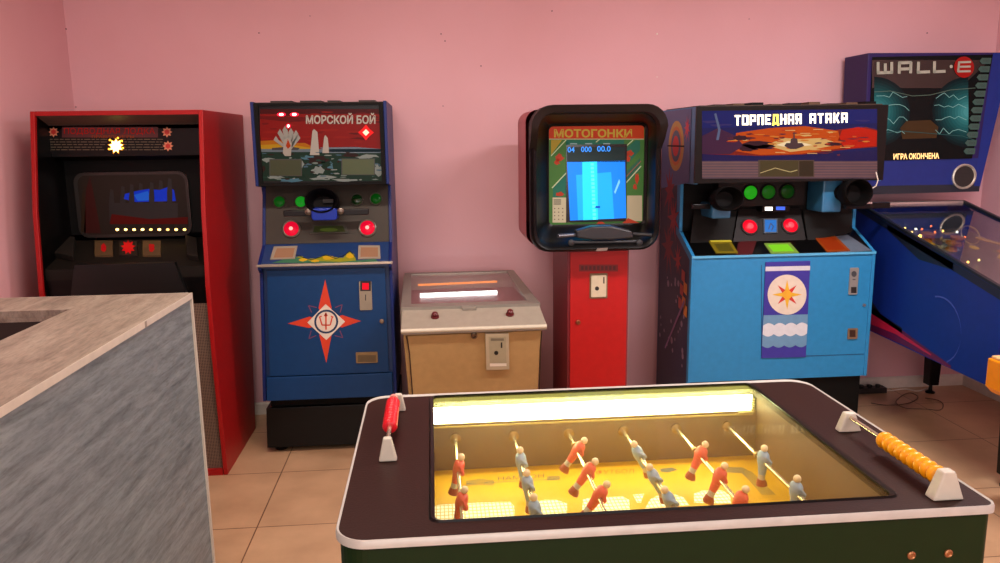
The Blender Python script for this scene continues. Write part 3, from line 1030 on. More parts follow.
rdd = K(206, 74, 48, .35)
for cx, cy, rx, ry, sd in ((559, 158, 6, 5, 1), (557, 162, 4, 4, 2), (629, 153, 6, 4, 3), (627, 158, 4, 6, 4), (637, 179, 3, 8, 5), (635, 187, 3, 4, 6), (560, 194, 5, 3, 7)):
    a.blob(cx, cy, rx, ry, rdd, 4, 12, .55, sd)
a.rect(552.5, 197.5, 570, 222.5, K(214, 196, 160, .45), 5)
a.rect(627, 195.5, 642, 221, K(206, 184, 148, .42), 5)
for r in range(3):
    a.rect(553.5, 199.5 + r * 2, 561, 200.4 + r * 2, K(70, 60, 60), 6)
for r in range(4):
    for q in range(4):
        a.rect(554 + q * 4, 208 + r * 3.6, 555.2 + q * 4, 209 + r * 3.6, K(120, 90, 80), 6)
a.poly([(570, 222), (628, 219), (634, 224), (575, 225)], K(70, 120, 60), 5)
a.poly([(596, 224), (600, 220.5), (606, 224)], rdd, 6); a.poly([(622, 223), (628, 218), (642, 224)], rdd, 6)
mb.build('screen_surround', G)
mb = MB()
a = Art(mb, (0, 3.866, 1.4), (0, 1, 0))
p = onY(566, 222.5, 3.866); q = onY(627, 144, 3.866)
mb.box((p.x, 3.8645, p.z), (q.x, 3.868, q.z), C(30, 34, 34, .15))
a.step = .0003
a.rect(567, 147, 625, 162, C(48, 66, 66, .2, em=.35), 6)
a.poly([(567, 162), (570, 220.5), (626, 218), (625, 160.5)], C(30, 130, 250, .2, em=1.05), 6)
a.poly([(576, 175), (578, 220), (614, 218.6), (611, 172)], C(36, 166, 252, .2, em=1.1), 7)
a.poly([(582, 162), (583, 220), (598, 219.5), (597, 161.6)], C(44, 208, 250, .2, em=1.15), 8)
for r in range(15):
    y = 163 + r * 3.85
    a.rect(590.4 + r * .17, y, 593.6 + r * .17, y + 2.5, C(90, 255, 236, .2, em=1.2), 9)
a.poly([(614, 192), (619, 179), (620, 182), (615, 194)], C(120, 200, 250, .2, em=1.0), 9)
a.rect(594, 206, 600, 208, C(20, 80, 200, .2, em=.8), 9)
tc_ = C(60, 150, 255, .2, em=1.3)
a.text('04', 567.5, 147, 574.5, 152.4, tc_, 8, .01); a.text('000', 581, 146.6, 591.5, 152, tc_, 8, .01); a.text('00.0', 597, 146, 610.5, 151.6, tc_, 8, .01)
wm = C(170, 190, 190, .3, em=.4)
for x in (570, 585, 603):
    a.rect(x, 143.2, x + 7, 144.2, wm, 8)
mb.build('screen', G)
# handlebar
mb = MB()
hb = C(34, 36, 40, .4)
yy = 3.70
pz = [(onY(x, y, yy).x, onY(x, y, yy).z) for x, y in ((576, 231), (592, 226.5), (612, 226), (632, 231), (634, 238), (612, 240), (592, 240), (577, 238))]
mb.prism([(x, yy, z) for x, z in pz], (0, .06, 0), hb)
mb.build('handlebar_body', G, .008)
mb = MB(); mb.cyl(onY(577, 235, yy + .03), onY(558, 236, yy - .0), .010, C(96, 98, 104, .3, .6), 12)
mb.cyl(onY(633, 234, yy + .03), onY(652, 235, yy - .0), .009, hb, 12)
mb.cyl(onY(572, 242.5, yy + .02), onY(638, 241.5, yy + .02), .010, hb, 12)
for x in (571, 639):
    mb.lathe(onY(x, 242.5, yy + .01), (0, -1, 0), [(0, .016), (.012, .016), (.016, .007)], hb, 12)
mb.build('handlebar_grip', G, smooth=True)
mb = MB(); p = onY(602, 249.5, 3.688)
mb.prism([(p.x - .03, 3.695, p.z - .008), (p.x + .025, 3.695, p.z - .006), (p.x + .03, 3.695, p.z + .008), (p.x - .022, 3.695, p.z + .006)], (0, -.006, 0), C(150, 140, 130, .3, .7)); mb.build('latch', G)
# pedestal
px0, px1 = .682, .972
mb = MB(); mb.box((px0 - .012, 3.825, .0), (px1 + .012, 4.30, 1.07), C(136, 44, 54, .45)); mb.build('pedestal', G, .003)  # mauve puts the pink wall's reflection into the red-brown paint
mb = MB()
mb.box((px0, 3.81, .05), (px1, 3.8245, 1.035), REDB)
a = Art(mb, (0, 3.81, .8), (0, 1, 0))
a.rect(579, 264.5, 618, 271.5, C(120, 14, 14, .5), 1)
rd = random.Random(9)
for i in range(9):
    a.rect(581 + i * 4, 266, 583.6 + i * 4, 270, C(84, 10, 12, .5), 2)
mb.build('door', G)
def f(a):
    a.rect(605, 276, 606.3, 282, C(30, 26, 24, .5), 1); a.ell(597, 288.5, 2.2, 2.2, C(30, 26, 22, .5), 1)
plate('coin_plate', G, 3.8095, 589.5, 273, 607.5, 298.5, C(120, 100, 70, .4), .004)
plate('coin_slot', G, 3.805, 591, 275, 606.3, 297, C(206, 194, 164, .4), .005, extra=lambda a: (a.rect(603.2, 277, 604.5, 283.5, C(40, 26, 24, .5), 1), a.ell(597, 288.5, 2.1, 2.1, C(30, 26, 22, .5), 1)))
p = onY(578, 322, 3.81)
mb = MB(); mb.lathe(p, (0, -1, 0), [(0, .012), (.009, .012), (.011, .007)], C(150, 90, 60, .3, .8), 14); mb.build('door_lock', G)
mb = MB(); mb.box((px0 - .06, 3.78, 0), (px1 + .06, 4.32, .045), MATTE); mb.build('base_plate', G, .004)

# ================================================================== torpedo machine
T = thing('arcade_machine', 'light blue double arcade cabinet with two black periscopes and a sun and waves banner', 'arcade machine', (1.83, 4.2, 0))
tx0, tx1 = 1.335, 2.335
LB_ = C(44, 132, 186, .42, spec=.35)
LBD = C(40, 110, 160, .42)
NV = C(24, 28, 60, .45)
prof = [(3.90, 1.742), (3.90, 1.355), (4.12, 1.35), (4.12, 1.09), (3.90, .985), (3.90, .30), (3.925, .30), (3.925, .02), (4.48, .02), (4.48, 1.742)]
for k, (x0, x1) in enumerate(((tx0, tx0 + .018), (tx1 - .018, tx1))):
    mb = MB()
    mb.side(prof if k == 0 else prof[:6] + [(4.48, .30), (4.48, 1.742)], x0, x1, LB_)
    if k == 0:
        a = Art(mb, (x0, 0, 0), (1, 0, 0)); a.step = .0006
        # artwork covers the flank, blue edge left free at the front
        def S(y, z, L=1): return Vector((x0 - L * .0006, y, z))
        mb.poly([S(3.965, 1.735), S(3.965, 1.36), S(4.17, 1.36), S(4.17, 1.07), S(3.93, .96), S(3.93, .025), S(4.475, .025), S(4.475, 1.735)], NV)
        mb.poly([S(3.965, 1.735, 2), S(3.965, 1.36, 2), S(4.475, 1.30, 2), S(4.475, 1.735, 2)], C(70, 96, 150, .45))
        mb.poly([S(3.9, 1.742, 2), S(3.9, 1.36, 2), S(3.975, 1.36, 2), S(3.975, 1.742, 2)], C(58, 128, 180, .45))
        def circ(y, z, r, m, L): mb.poly([S(y + r * math.cos(t), z + r * math.sin(t) * 1.0, L) for t in [2 * math.pi * i / 28 for i in range(28)]], m)
        cy_, cz_ = 4.21, 1.545
        circ(cy_, cz_, .135, C(190, 160, 70, .45), 3); circ(cy_, cz_, .105, C(200, 120, 40, .45), 4); circ(cy_, cz_, .085, C(60, 90, 120, .45), 5); circ(cy_, cz_, .055, C(200, 40, 40, .45), 6)
        mb.poly([S(cy_ - .15, cz_ - .004, 7), S(cy_ + .15, cz_ - .004, 7), S(cy_ + .15, cz_ + .004, 7), S(cy_ - .15, cz_ + .004, 7)], MATTE)
        rd = random.Random(4)
        def burst(y, z, R, m, L, k=9):
            pts = []
            for i in range(2 * k):
                q = R * rd.uniform(.7, 1.2) if i % 2 == 0 else R * .35
                t = math.pi * i / k
                pts.append(S(y + q * math.cos(t), z + q * math.sin(t) * 1.3, L))
            mb.poly(pts, m)
        burst(4.03, 1.64, .055, C(206, 60, 80, .45), 4)
        burst(4.30, 1.30, .12, C(130, 20, 40, .45), 3); burst(4.22, 1.15, .10, C(150, 24, 36, .45), 4); burst(4.3, .98, .13, C(120, 18, 30, .45), 3); burst(4.12, .93, .07, C(170, 40, 30, .45), 4)
        for i, (y, z) in enumerate(((4.02, .86), (3.98, .80), (4.04, .78), (4.0, .72), (4.06, .70), (3.97, .68))):
            mb.poly([S(y - .028, z - .035, 5), S(y + .028, z - .025, 5), S(y + .028, z + .035, 5), S(y - .028, z + .025, 5)], C(214, 130, 30, .45) if i % 2 else C(180, 60, 30, .45))
        for i in range(26):
            circ(rd.uniform(3.97, 4.42), rd.uniform(.34, .82), rd.uniform(.008, .02), C(150, 130, 150, .5), 4)
        mb.poly([S(3.98, .72, 6), S(4.30, .38, 6), S(4.315, .385, 6), S(3.99, .74, 6)], C(150, 110, 160, .45))
    mb.build('side_panel', T, 0.002)
ti0, ti1 = tx0 + .0185, tx1 - .0185
mb = MB()
mb.box((tx0 - .004, 3.885, 1.36), (tx1 + .0, 3.899, 1.742), C(14, 11, 10, .4, spec=.2))
mb.box((ti0, 3.90, 1.36), (ti1, 3.97, 1.74), MATTE)
a = Art(mb, (0, 3.885, 1.5), (0, 1, 0))
mx0, mx1 = 702, 877
def q4(x0, y0, x1, y1, m, L): a.rect(x0, y0, x1, y1, m, L)
a.rect(mx0, 111, mx1, 178.5, C(44, 48, 112, .25, em=.06), 1)
a.poly([(mx0, 111), (mx1, 109), (mx1, 123), (800, 126), (mx0, 128)], C(40, 50, 130, .25, em=.08), 2)
a.poly([(mx0, 148), (720, 141), (740, 134), (770, 128), (800, 126), (830, 131), (842, 129), (866, 127), (mx1, 130), (mx1, 147), (850, 149), (800, 155), (760, 157), (730, 156), (mx0, 154)], C(150, 50, 40, .25, em=.1), 3)
a.poly([(736, 133), (770, 128), (805, 126), (838, 131), (842, 148), (800, 154), (760, 155), (735, 151)], C(216, 92, 30, .25, em=.16), 4)
a.poly([(842, 130), (858, 127), (877, 131), (876, 146), (846, 149), (838, 140)], C(214, 44, 24, .25, em=.15), 4)
a.poly([(765, 145), (785, 138), (800, 139), (820, 138), (842, 144), (815, 149), (790, 152)], C(232, 196, 120, .25, em=.22), 5)
a.poly([(776, 145), (788, 141), (800, 142), (812, 145), (790, 148)], C(250, 236, 190, .25, em=.3), 6)
for cx, cy, rx, ry, sd in ((757, 145, 18, 5, 1), (748, 148, 12, 4, 2), (740, 138, 10, 3, 3), (833, 144, 10, 2.2, 4), (765, 147, 12, 2.5, 5)):
    a.blob(cx, cy, rx, ry, C(74, 44, 56, .3, em=.02), 7, 14, .4, sd)
a.poly([(mx0, 136), (718, 128), (734, 135), (744, 146), (730, 154), (mx0, 154)], C(84, 50, 84, .3, em=.06), 5)
for x, y in ((818, 129), (805, 133), (826, 150), (812, 153), (790, 130), (780, 152), (845, 147)):
    a.rect(x - 5, y, x + 5, y + .8, C(236, 190, 120, .3, em=.2), 7)
rd = random.Random(21)
for i in range(60):
    x = rd.uniform(728, 868); y = 141 + rd.gauss(0, 6)
    if not 129 < y < 155: continue
    cc = rd.choice(((236, 150, 60), (200, 60, 30), (240, 200, 120), (120, 50, 50), (90, 50, 70), (226, 110, 50)))
    a.blob(x, y, rd.uniform(2, 8), rd.uniform(.5, 1.3), C(*cc, .3, em=.14), 6.2 + i * .02, 10, .5, i)
for i in range(26):
    x = rd.uniform(704, 874); y = rd.choice((rd.uniform(112, 128), rd.uniform(153, 160)))
    if 730 < x < 852 and y < 128: continue
    a.blob(x, y, rd.uniform(4, 12), rd.uniform(.8, 2), C(66, 60, 128, .3, em=.05), 2.5 + i * .02, 10, .5, i)
# ship
a.poly([(784, 146), (786, 143), (802, 143), (804, 146), (796, 149), (790, 149)], C(40, 26, 30, .4), 8)
a.poly([(790, 143), (790.6, 139), (793, 138), (793.4, 132), (794.2, 132), (794.6, 138), (797, 139), (797.6, 143)], C(40, 26, 30, .4), 8)
a.poly([(mx0, 154), (760, 156), (820, 154), (mx1, 150), (mx1, 160), (mx0, 163)], C(46, 44, 104, .25, em=.05), 4)
strp = C(60, 48, 60, .4); strp2 = C(88, 66, 66, .4)
a.rect(mx0, 161, mx1, 178.5, strp, 5)
for i in range(6):
    a.rect(mx0, 162 + i * 2.7, mx1, 163.3 + i * 2.7, strp2, 6)
a.rect(758, 160, 814, 177, C(52, 44, 28, .4), 7); a.rect(760, 161, 798, 176, C(96, 88, 58, .3, em=.05), 8); a.rect(799, 161, 813, 176, C(74, 64, 48, .3, em=.03), 8)
a.line([(760, 173), (775, 168), (790, 172), (797, 170)], .8, C(150, 146, 100, .3), 9)
a.poly([(716, 113), (714, 114), (718, 130), (716, 140), (718.5, 140), (720.5, 130)], C(110, 130, 170, .25, em=.1), 7)
# illuminated name, square block letters built stroke by stroke
LT = C(255, 240, 205, .4, em=2.6); LY = C(255, 226, 90, .4, em=2.4)
GL = {'Т': [[(0, .1), (1, .1)], [(.5, .1), (.5, 1)]], 'О': [[(.1, .1), (.9, .1), (.9, .9), (.1, .9), (.1, 0)]], 'Р': [[(.12, 1), (.12, .1), (.88, .1), (.88, .58), (.12, .58)]],
      'П': [[(.12, 1), (.12, .1), (.88, .1), (.88, 1)]], 'Е': [[(1, .1), (.12, .1), (.12, .9), (1, .9)], [(.12, .5), (.85, .5)]],
      'Д': [[(.15, .9), (.2, .1), (.82, .1), (.82, .9)], [(0, .88), (1, .88)], [(.06, .85), (.06, 1.1)], [(.94, .85), (.94, 1.1)]], 'Н': [[(.12, 0), (.12, 1)], [(.88, 0), (.88, 1)], [(.12, .5), (.88, .5)]],
      'А': [[(.12, 1), (.12, .1), (.88, .1), (.88, 1)], [(.12, .6), (.88, .6)]], 'Я': [[(.88, 1), (.88, .1), (.12, .1), (.12, .55), (.88, .55)], [(.35, .55), (.12, 1)]],
      'К': [[(.12, 0), (.12, 1)], [(.88, 0), (.45, .5), (.88, 1)], [(.12, .5), (.5, .5)]]}
def blocks(s, x0, y0, x1, y1, L, dy):
    n = len(s); w = (x1 - x0) / n
    for i, ch in enumerate(s):
        m = LY if i == 5 else LT
        gw = w * .74
        for p_ in GL[ch]:
            p2 = []
            for u, v in p_:
                p2.append((x0 + i * w + gw * u, y0 + (y1 - y0) * v + dy * (i / n)))
            # lengthen the joints so that corners close
            a.line(p2, 1.9, m, L)
            for q in p2[1:-1]:
                a.rect(q[0] - .95, q[1] - .95, q[0] + .95, q[1] + .95, m, L + .5)
blocks('ТОРПЕДНАЯ', 734.5, 115, 803, 125.5, 9, -1.6)
blocks('АТАКА', 809.5, 113.5, 849, 123.5, 9, -1.0)
for x in (757.5, 764.5, 771.5):
    pass
mb.build('marquee_panel', T)
mb = MB(); mb.box((ti0, 3.91, 1.7425), (ti1, 4.47, 1.748), C(60, 44, 30, .6))
for i in range(9):
    x = ti0 + .08 + i * .1
    mb.box((x, 3.93, 1.748), (x + .06, 4.2, 1.753 + .004 * (i % 3)), C(86, 60, 34, .6) if i % 2 else MATTE)
mb.build('top_panel', T)
mb = MB(); mb.box((ti0, 4.13, 1.04), (ti1, 4.47, 1.739), MATTE); mb.build('inner_wall', T)
# gauge panel under the head
mb = MB()
z_t, z_b = onY(760, 188, 4.05).z, onY(760, 206, 4.05).z
mb.box((1.52, 4.05, z_b), (2.0, 4.129, 1.354), C(22, 18, 17, .5, spec=.2)); mb.build('instrument_panel', T)
pl = ((0, 4.05, 1.3), (0, 1, 0))
for px, py, g in ((750, 192.5, C(40, 190, 30, .3, em=.5)), (768, 192, C(30, 130, 26, .3, em=.22)), (787, 191.5, C(20, 96, 22, .3, em=.1))):
    disc_on('green_lamp', T, pl, px, py, .036, g, MATTE)
mb = MB(); a = Art(mb, (0, 4.045, 1.2), (0, 1, 0))
p = onY(762, 212, 4.045); q = onY(790, 206, 4.045)
mb.box((p.x, 4.045, p.z), (q.x, 4.129, q.z), BLACK)
a.rect(765, 207, 772.5, 210.5, C(255, 244, 230, .4, em=3.5), 1); a.rect(776, 206.5, 785, 210, C(70, 110, 240, .4, em=.9), 1)
mb.build('counter_display', T)
# centre console
CA, CB = Vector((0, 4.128, 1.22)), Vector((0, 4.02, 1.045))
cn = Vector((0, -(CA.z - CB.z), (CA.y - CB.y))).normalized()
mb = MB(); a = Art(mb, CB, cn)
con = [a.P(739, 209, 0), a.P(733, 242, 0), a.P(806, 241, 0), a.P(800, 208, 0)]
mb.prism(con, a.n * -.03, C(30, 25, 24, .5, spec=.2)); mb.build('console_panel', T)
plc = (tuple(CB), tuple(cn))
for px, py in ((749.5, 227), (790, 226)):
    disc_on('red_lamp', T, plc, px, py, .040, C(240, 10, 40, .3, em=.85), C(40, 30, 30, .4), em=(C(255, 80, 90, .3, em=1.0), .02))
mb = MB(); a = Art(mb, CB, cn)
mb.prism([a.P(*p_, 0) for p_ in ((763, 219.5), (763, 234), (777, 233.5), (777, 219))], a.n * .008, C(40, 60, 80, .4))
a.rect(764.3, 220.5, 775.8, 232.5, C(40, 120, 210, .3, em=.55), 21)
a.line([(768, 230), (770, 224), (773, 227), (771, 231)], .9, C(16, 40, 80, .4), 22)
mb.build('start_button', T)
# side wells
for q in (((694, 210), (690, 247), (731, 245), (737, 211)), ((803, 210), (808, 241), (852, 232), (852, 208))):
    mb = MB()
    a = Art(mb, CB, cn)
    mb.prism([a.P(*p_, 0) for p_ in q], a.n * -.02, C(28, 28, 27, .7, bump=.3, scale=200, spec=.15))
    mb.build('carpet_panel', T)
# desk
DA, DB = Vector((0, 4.12, 1.088)), Vector((0, 3.905, .986))
dn = Vector((0, -(DA.z - DB.z), (DA.y - DB.y))).normalized()
mb = MB()
mb.side([(DA.y, DA.z), (DB.y, DB.z), (DB.y, .975), (DA.y, .975)], ti0, ti1, BLACK)
a = Art(mb, DB, dn)
a.poly([(812, 236), (845, 233), (872, 250.5), (838, 253)], C(92, 104, 118, .5), 1)
a.poly([(738, 243), (744, 240), (757, 240), (752, 255), (736, 255)], C(70, 14, 18, .5), 1)
mb.build('desk_panel', T)
for nm, q, q2, fc, ic in (
        ('yellow', ((708, 241), (716, 253.5), (738, 253.5), (730, 240.5)), ((714, 245), (719, 252), (734, 252), (729, 244)), C(170, 150, 40, .4, em=.1), C(80, 74, 16, .4)),
        ('green', ((764, 244), (771, 254), (799, 253.5), (790, 243.5)), ((767, 245.5), (773, 252.5), (794, 252), (787.5, 245)), C(150, 190, 80, .4, em=.25), C(130, 220, 40, .4, em=.55)),
        ('orange', ((814, 237.5), (827, 252.5), (850, 251), (835, 236.5)), ((817, 239), (828, 251), (846, 250), (833, 238)), C(200, 90, 30, .4, em=.1), C(190, 66, 20, .4, em=.15))):
    mb = MB(); a = Art(mb, DB, dn)
    mb.prism([a.P(*p_, 0) for p_ in q], a.n * .005, fc)
    a.poly(q2, ic, 14)
    if nm == 'yellow':
        a.poly([(709.5, 241.3), (711, 243), (732, 242.6), (730, 241)], C(220, 200, 60, .4, em=.5), 15)
    o = mb.build('instruction_card', T); o['label'] = nm + ' lit instruction card'
# front
mb = MB()
mb.box((ti0, 3.905, .30), (ti1, 4.47, .974), LB_)
mb.box((tx0 + .0, 3.896, .972), (tx1 - .0, 3.9045, .984), C(90, 176, 220, .4))
mb.build('body', T)
mb = MB()
VI = C(62, 56, 150, .45, spec=.3)
a = Art(mb, (0, 3.9045, .7), (0, 1, 0))
quad = [(765.3, 262), (761, 357.8), (805.3, 356.8), (809.8, 260.8)]
mb.prism([a.P(x, y, 0) for x, y in quad], a.n * .006, VI)
a.step = .0004
def bx(u, y):
    t = (y - 262) / 95.5
    return 765.3 - 4.3 * t + u * (44.5 - .2 * t)
def band(y0_, y1_, m, L, top=0, bot=0):
    k = 32
    up_ = [(bx(i / k, 0) if 0 else bx(i / k, y0_), y0_ + top * (1 - abs(math.sin(math.pi * i / 8))) - i / k * .9) for i in range(k + 1)]
    dn_ = [(bx(i / k, y1_), y1_ + bot * abs(math.sin(math.pi * i / 8)) - i / k * .9) for i in range(k, -1, -1)]
    a.poly(up_ + dn_, m, L)
band(266.5, 271, C(206, 206, 214, .45), 17)
a.ell(786.5, 294.4, 19.4, 20, WH, 17, 36)
for R, r0, rot, m_ in ((13.5, 3.6, math.pi / 4, C(206, 60, 50, .45)), (15, 3.6, 0, C(228, 178, 50, .45))):
    a.star(786.5, 294.4, R, r0, 4, m_, 18 if rot else 19, rot)
a.ell(786.5, 294.4, 4.6, 4.6, C(230, 170, 46, .45), 20)
LBW = C(104, 148, 182, .45)
band(315, 326, LBW, 17)
band(334, 345.5, LBW, 17, 0, 2.2)
band(323, 334, C(212, 216, 222, .45), 18, 2.4, 2.4)
mb.build('banner_plate', T)
mb = MB(); a = Art(mb, (0, 3.904, .7), (0, 1, 0))
for s_ in ([(761.5, 357.5), (864, 354)], [(761.5, 265), (761.5, 358)]):
    a.line(s_, .7, C(30, 80, 120, .5), 1)
mb.build('door_gap', T)
def f(a):
    a.ell(854, 274, 2.6, 3, C(96, 96, 96, .3, .5), 1); a.rect(851, 287, 856.5, 293, C(40, 34, 30, .5), 1); a.rect(852.5, 279, 855.5, 280, C(90, 90, 90, .4), 1)
plate('coin_plate', T, 3.904, 848, 267.5, 858.5, 294.5, C(176, 170, 160, .35, .5), extra=f)
def f(a):
    a.rect(849.5, 330, 855.5, 337, C(56, 30, 18, .5), 1)
plate('coin_return', T, 3.904, 847, 328, 857.5, 339, C(140, 116, 90, .4, .3), extra=f)
mb = MB(); mb.lathe(onY(864, 305, 3.904), (0, -1, 0), [(0, .008), (.006, .008)], STEEL, 12); mb.build('door_lock', T)
mb = MB(); mb.box((tx0 + .0185, 3.93, 0), (tx1 - .0185, 4.46, .299), MATTE); mb.build('plinth', T, .003)
# two periscopes
for px, py, yy, s in ((725, 199, 3.90, 1), (853, 193, 3.88, -1)):
    c = onY(px, py, yy)
    ax = Vector((0.12 * -s * 0, -1, .12))
    mb = MB()
    cc = onY(px + (-5 if s > 0 else -18 + 0), py + 9, 3.96)
    if s > 0: mb.box((c.x - .05, 3.94, c.z - .105), (c.x + .05, 4.129, c.z - .03), C(48, 110, 150, .4))
    else: mb.box((c.x - .125, 3.95, c.z - .105), (c.x - .02, 4.129, c.z + .085), C(48, 110, 150, .4))
    mb.build('periscope_mount', T, .008)
    ep = eyepiece(T, c, ax, .078, .062 if s > 0 else .07, Vector((c.x - (.0 if s > 0 else .06), 4.05, c.z)), C(11, 9, 9, .6, spec=.12))
    mb = MB()
    if s > 0:
        mb.box((tx0 + .02, 3.965, c.z - .055), (c.x - .05, 3.99, c.z - .03), BLACK)
    else:
        mb.box((c.x - .02, 3.90, c.z - .085), (c.x + .22, 3.925, c.z - .055), BLACK)
        mb.box((c.x + .0, 3.898, c.z - .06), (c.x + .12, 3.90, c.z - .05), STEEL)
    mb.build('periscope_handle', T, .003)
# cable loop beside the right eyepiece
mb = MB()
mb.tube([onY(876, 172, 3.87), onY(878, 180, 3.85), onY(876, 186, 3.85), onY(871, 189, 3.85), onY(866, 189, 3.87)], .003, C(206, 196, 180, .4), 8)
mb.build('wire', T, smooth=True)

# ================================================================== pinball machine
Pn = thing('pinball_machine', 'blue pinball machine with tall dark backbox in the right corner', 'pinball machine', (2.74, 3.7, 0))
PB = C(14, 42, 126, .4, spec=.35); PBD = C(38, 26, 86, .45, spec=.3)
yf = 4.26
def BBx(y): return [Vector((2.42, y, 2.035)), Vector((2.44, y, 1.265)), Vector((3.14, y, 1.265)), Vector((3.27, y, 2.035))]
mb = MB(); mb.prism(BBx(yf), (0, .25, 0), PBD)
a = Art(mb, (0, yf, 1.6), (0, 1, 0)); a.step = .0005
a.poly([(868.5, 160), (868, 194), (979, 191), (985, 158)], C(24, 44, 120, .4, spec=.3), 1)
a.poly([(868, 186), (868, 194.5), (979, 191.5), (980, 184)], C(16, 26, 40, .5), 2)
a.poly([(993, 53), (1012, 53), (980, 186), (974, 186)], PB, 3)
mb.build('backbox', Pn, .004)
mb = MB()
a = Art(mb, (0, yf - .006, 1.6), (0, 1, 0)); a.step = .0005
gq = [(872.5, 57), (868, 161), (972, 158.5), (993, 54.5)]
mb.prism([a.P(x, y, 0) for x, y in gq], -a.n * .005, C(12, 16, 18, .2))
a.poly(gq, C(22, 30, 30, .2, em=.03), 1)
a.poly([(872, 60), (872, 88), (960, 88), (990, 60)], C(36, 28, 22, .2), 2)
# teal lightning glow either side (plain generic artwork)
for cx, s in ((874, 1), (968, -1)):
    for i in range(12):
        u = i / 11
        rr = 36 - 31 * u
        col = C(int(18 + 70 * u * u), int(44 + 136 * u), int(48 + 134 * u), .25, em=.10 + .12 * u)
        pts = []
        for k in range(17):
            t = math.pi * (k / 16 - .5)
            pts.append((cx + s * rr * math.cos(t), 112 + rr * .98 * math.sin(t)))
        a.poly(pts, col, 3 + i * .35)
lw = C(150, 214, 206, .3, em=.3)
rd = random.Random(12)
for s, xs in ((1, 884), (-1, 958)):
    for y in (96, 108, 120, 132):
        x = xs; pts = [(x - s * 8, y)]
        for k in range(6):
            pts.append((x, y + rd.uniform(-4, 4))); x += s * rd.uniform(3, 6)
        a.line(pts, .5, lw, 8)
a.line([(874, 92), (890, 91), (912, 96), (930, 95), (950, 90), (975, 88)], .6, C(120, 150, 130, .3, em=.12), 8)
a.line([(876, 134), (900, 131), (925, 133), (962, 136), (974, 140)], .6, C(60, 120, 120, .3, em=.12), 8)
# plain amber shape in place of the backglass figure
a.poly([(900, 128), (906, 121), (930, 120), (938, 127), (936, 138), (902, 139)], C(96, 70, 40, .3, em=.07), 7)
WT = C(214, 206, 186, .35, em=.22)
a.ell(963.5, 67.2, 10, 10.6, C(200, 34, 28, .3, em=.18), 9)
# block-letter title
def strokes(paths, w, m, L):
    for p_ in paths:
        a.line(p_, w, m, L)
w_ = 2.9
strokes([[(877.6, 62), (877.6, 73)], [(876.4, 73), (892.4, 72.4)], [(884.8, 63.5), (884.8, 73)], [(891.2, 62), (891.2, 73)]], w_, WT, 10)
strokes([[(899, 62), (898.6, 73.8)], [(898, 63), (911, 62.6)], [(910.4, 62), (910, 73.4)], [(899, 69.2), (910, 68.8)]], w_, WT, 10)
strokes([[(918, 61.8), (917.6, 73.4)], [(916.6, 72.4), (929.5, 71.8)]], w_, WT, 10)
strokes([[(934, 61.4), (933.8, 73)], [(933, 71.9), (945, 71.3)]], w_, WT, 10)
a.ell(950.6, 66.6, 1.6, 1.7, WT, 10, 10)
strokes([[(958.6, 61.6), (957.4, 72)], [(958, 62.4), (970.4, 62)], [(957.5, 67), (970, 66.6)], [(957, 71.6), (970, 71.2)]], 2.0, WT, 11)
a.text('ИГРА ОКОНЧЕНА', 893, 153.6, 938.5, 159.6, C(255, 200, 130, .4, em=2.2), 10, .02, -.9)
cl = C(96, 130, 120, .3, em=.1)
for i in range(12):
    y = 58 + i * 8.2
    x = 985.5 - i * 1.45
    a.poly([(x - 4, y), (x - 6.5, y + 3), (x - 4, y + 6), (x + 4.5, y + 6), (x + 5.5, y)], cl, 9)
    a.text(('1000', '900', '800', '700', '600', '500', '400', '300', '200', '100', '80', '50')[i], x - 2.6, y + 1.6, x + 3.4, y + 4.4, C(36, 50, 46, .5), 10, 0)
mb.build('backglass', Pn)
p = onY(963.5, 176.5, yf)
mb = MB()
mb.lathe(p, (0, -1, 0), [(0, .072), (.010, .072), (.013, .066), (.008, .062), (.004, .058), (.004, .001)], C(196, 190, 176, .3, .6), 32)
mb.lathe(p + Vector((0, -.0045, 0)), (0, -1, 0), [(0, .060), (.001, .060)], grid_mat('speaker_cloth', (14, 14, 14), (40, 36, 34), .008, .3, (0, 2)), 28)
mb.build('speaker', Pn, smooth=True)
# cabinet
cx0, cx1 = 2.42, 3.06
tb = [(4.40, 1.20), (4.257, 1.198), (3.088, .93), (3.06, .92), (3.06, .60), (3.12, .497), (3.507, .503), (4.40, .52)]
mb = MB()
mb.side(tb, cx0, cx0 + .02, PB)
def S(y, z, L=1): return Vector((cx0 - L * .0006, y, z))
mb.poly([S(4.26, 1.196), S(4.26, 1.165), S(3.07, .885), S(3.07, .924)], C(12, 18, 40, .4))
mb.poly([S(3.95, 1.118), S(3.95, 1.09), S(3.66, .975), S(3.40, .965), S(3.40, .998)], C(14, 16, 30, .4))
mb.poly([S(4.30, .64), S(4.1, .665), S(3.9, .62), S(3.6, .56), S(3.35, .515), S(3.35, .503), S(3.7, .515), S(4.30, .52)], C(90, 14, 60, .4))
mb.poly([S(4.3, .60, 2), S(4.05, .615, 2), S(3.8, .58, 2), S(3.5, .53, 2), S(3.5, .522, 2), S(3.8, .555, 2), S(4.3, .55, 2)], C(176, 24, 60, .4))
mb.poly([S(4.25, .73), S(4.08, .70), S(3.95, .63), S(3.75, .60), S(3.75, .56), S(4.3, .60)], C(24, 16, 20, .4))
for (y, z), s in (((4.16, .93), .06), ((4.13, .82), .04)):
    mb.poly([S(y - s * .4, z - s, 2), S(y + s * .4, z - s, 2), S(y + s * .45, z + s * .4, 2), S(y, z + s * 1.4, 2), S(y - s * .45, z + s * .3, 2)], C(30, 110, 110, .4))
pts = [(3.46 + .16 * math.cos(t), .66 + .16 * math.sin(t)) for t in [math.pi * (-.1 - .5 + i / 16 * 1.0) + math.pi for i in range(17)]]
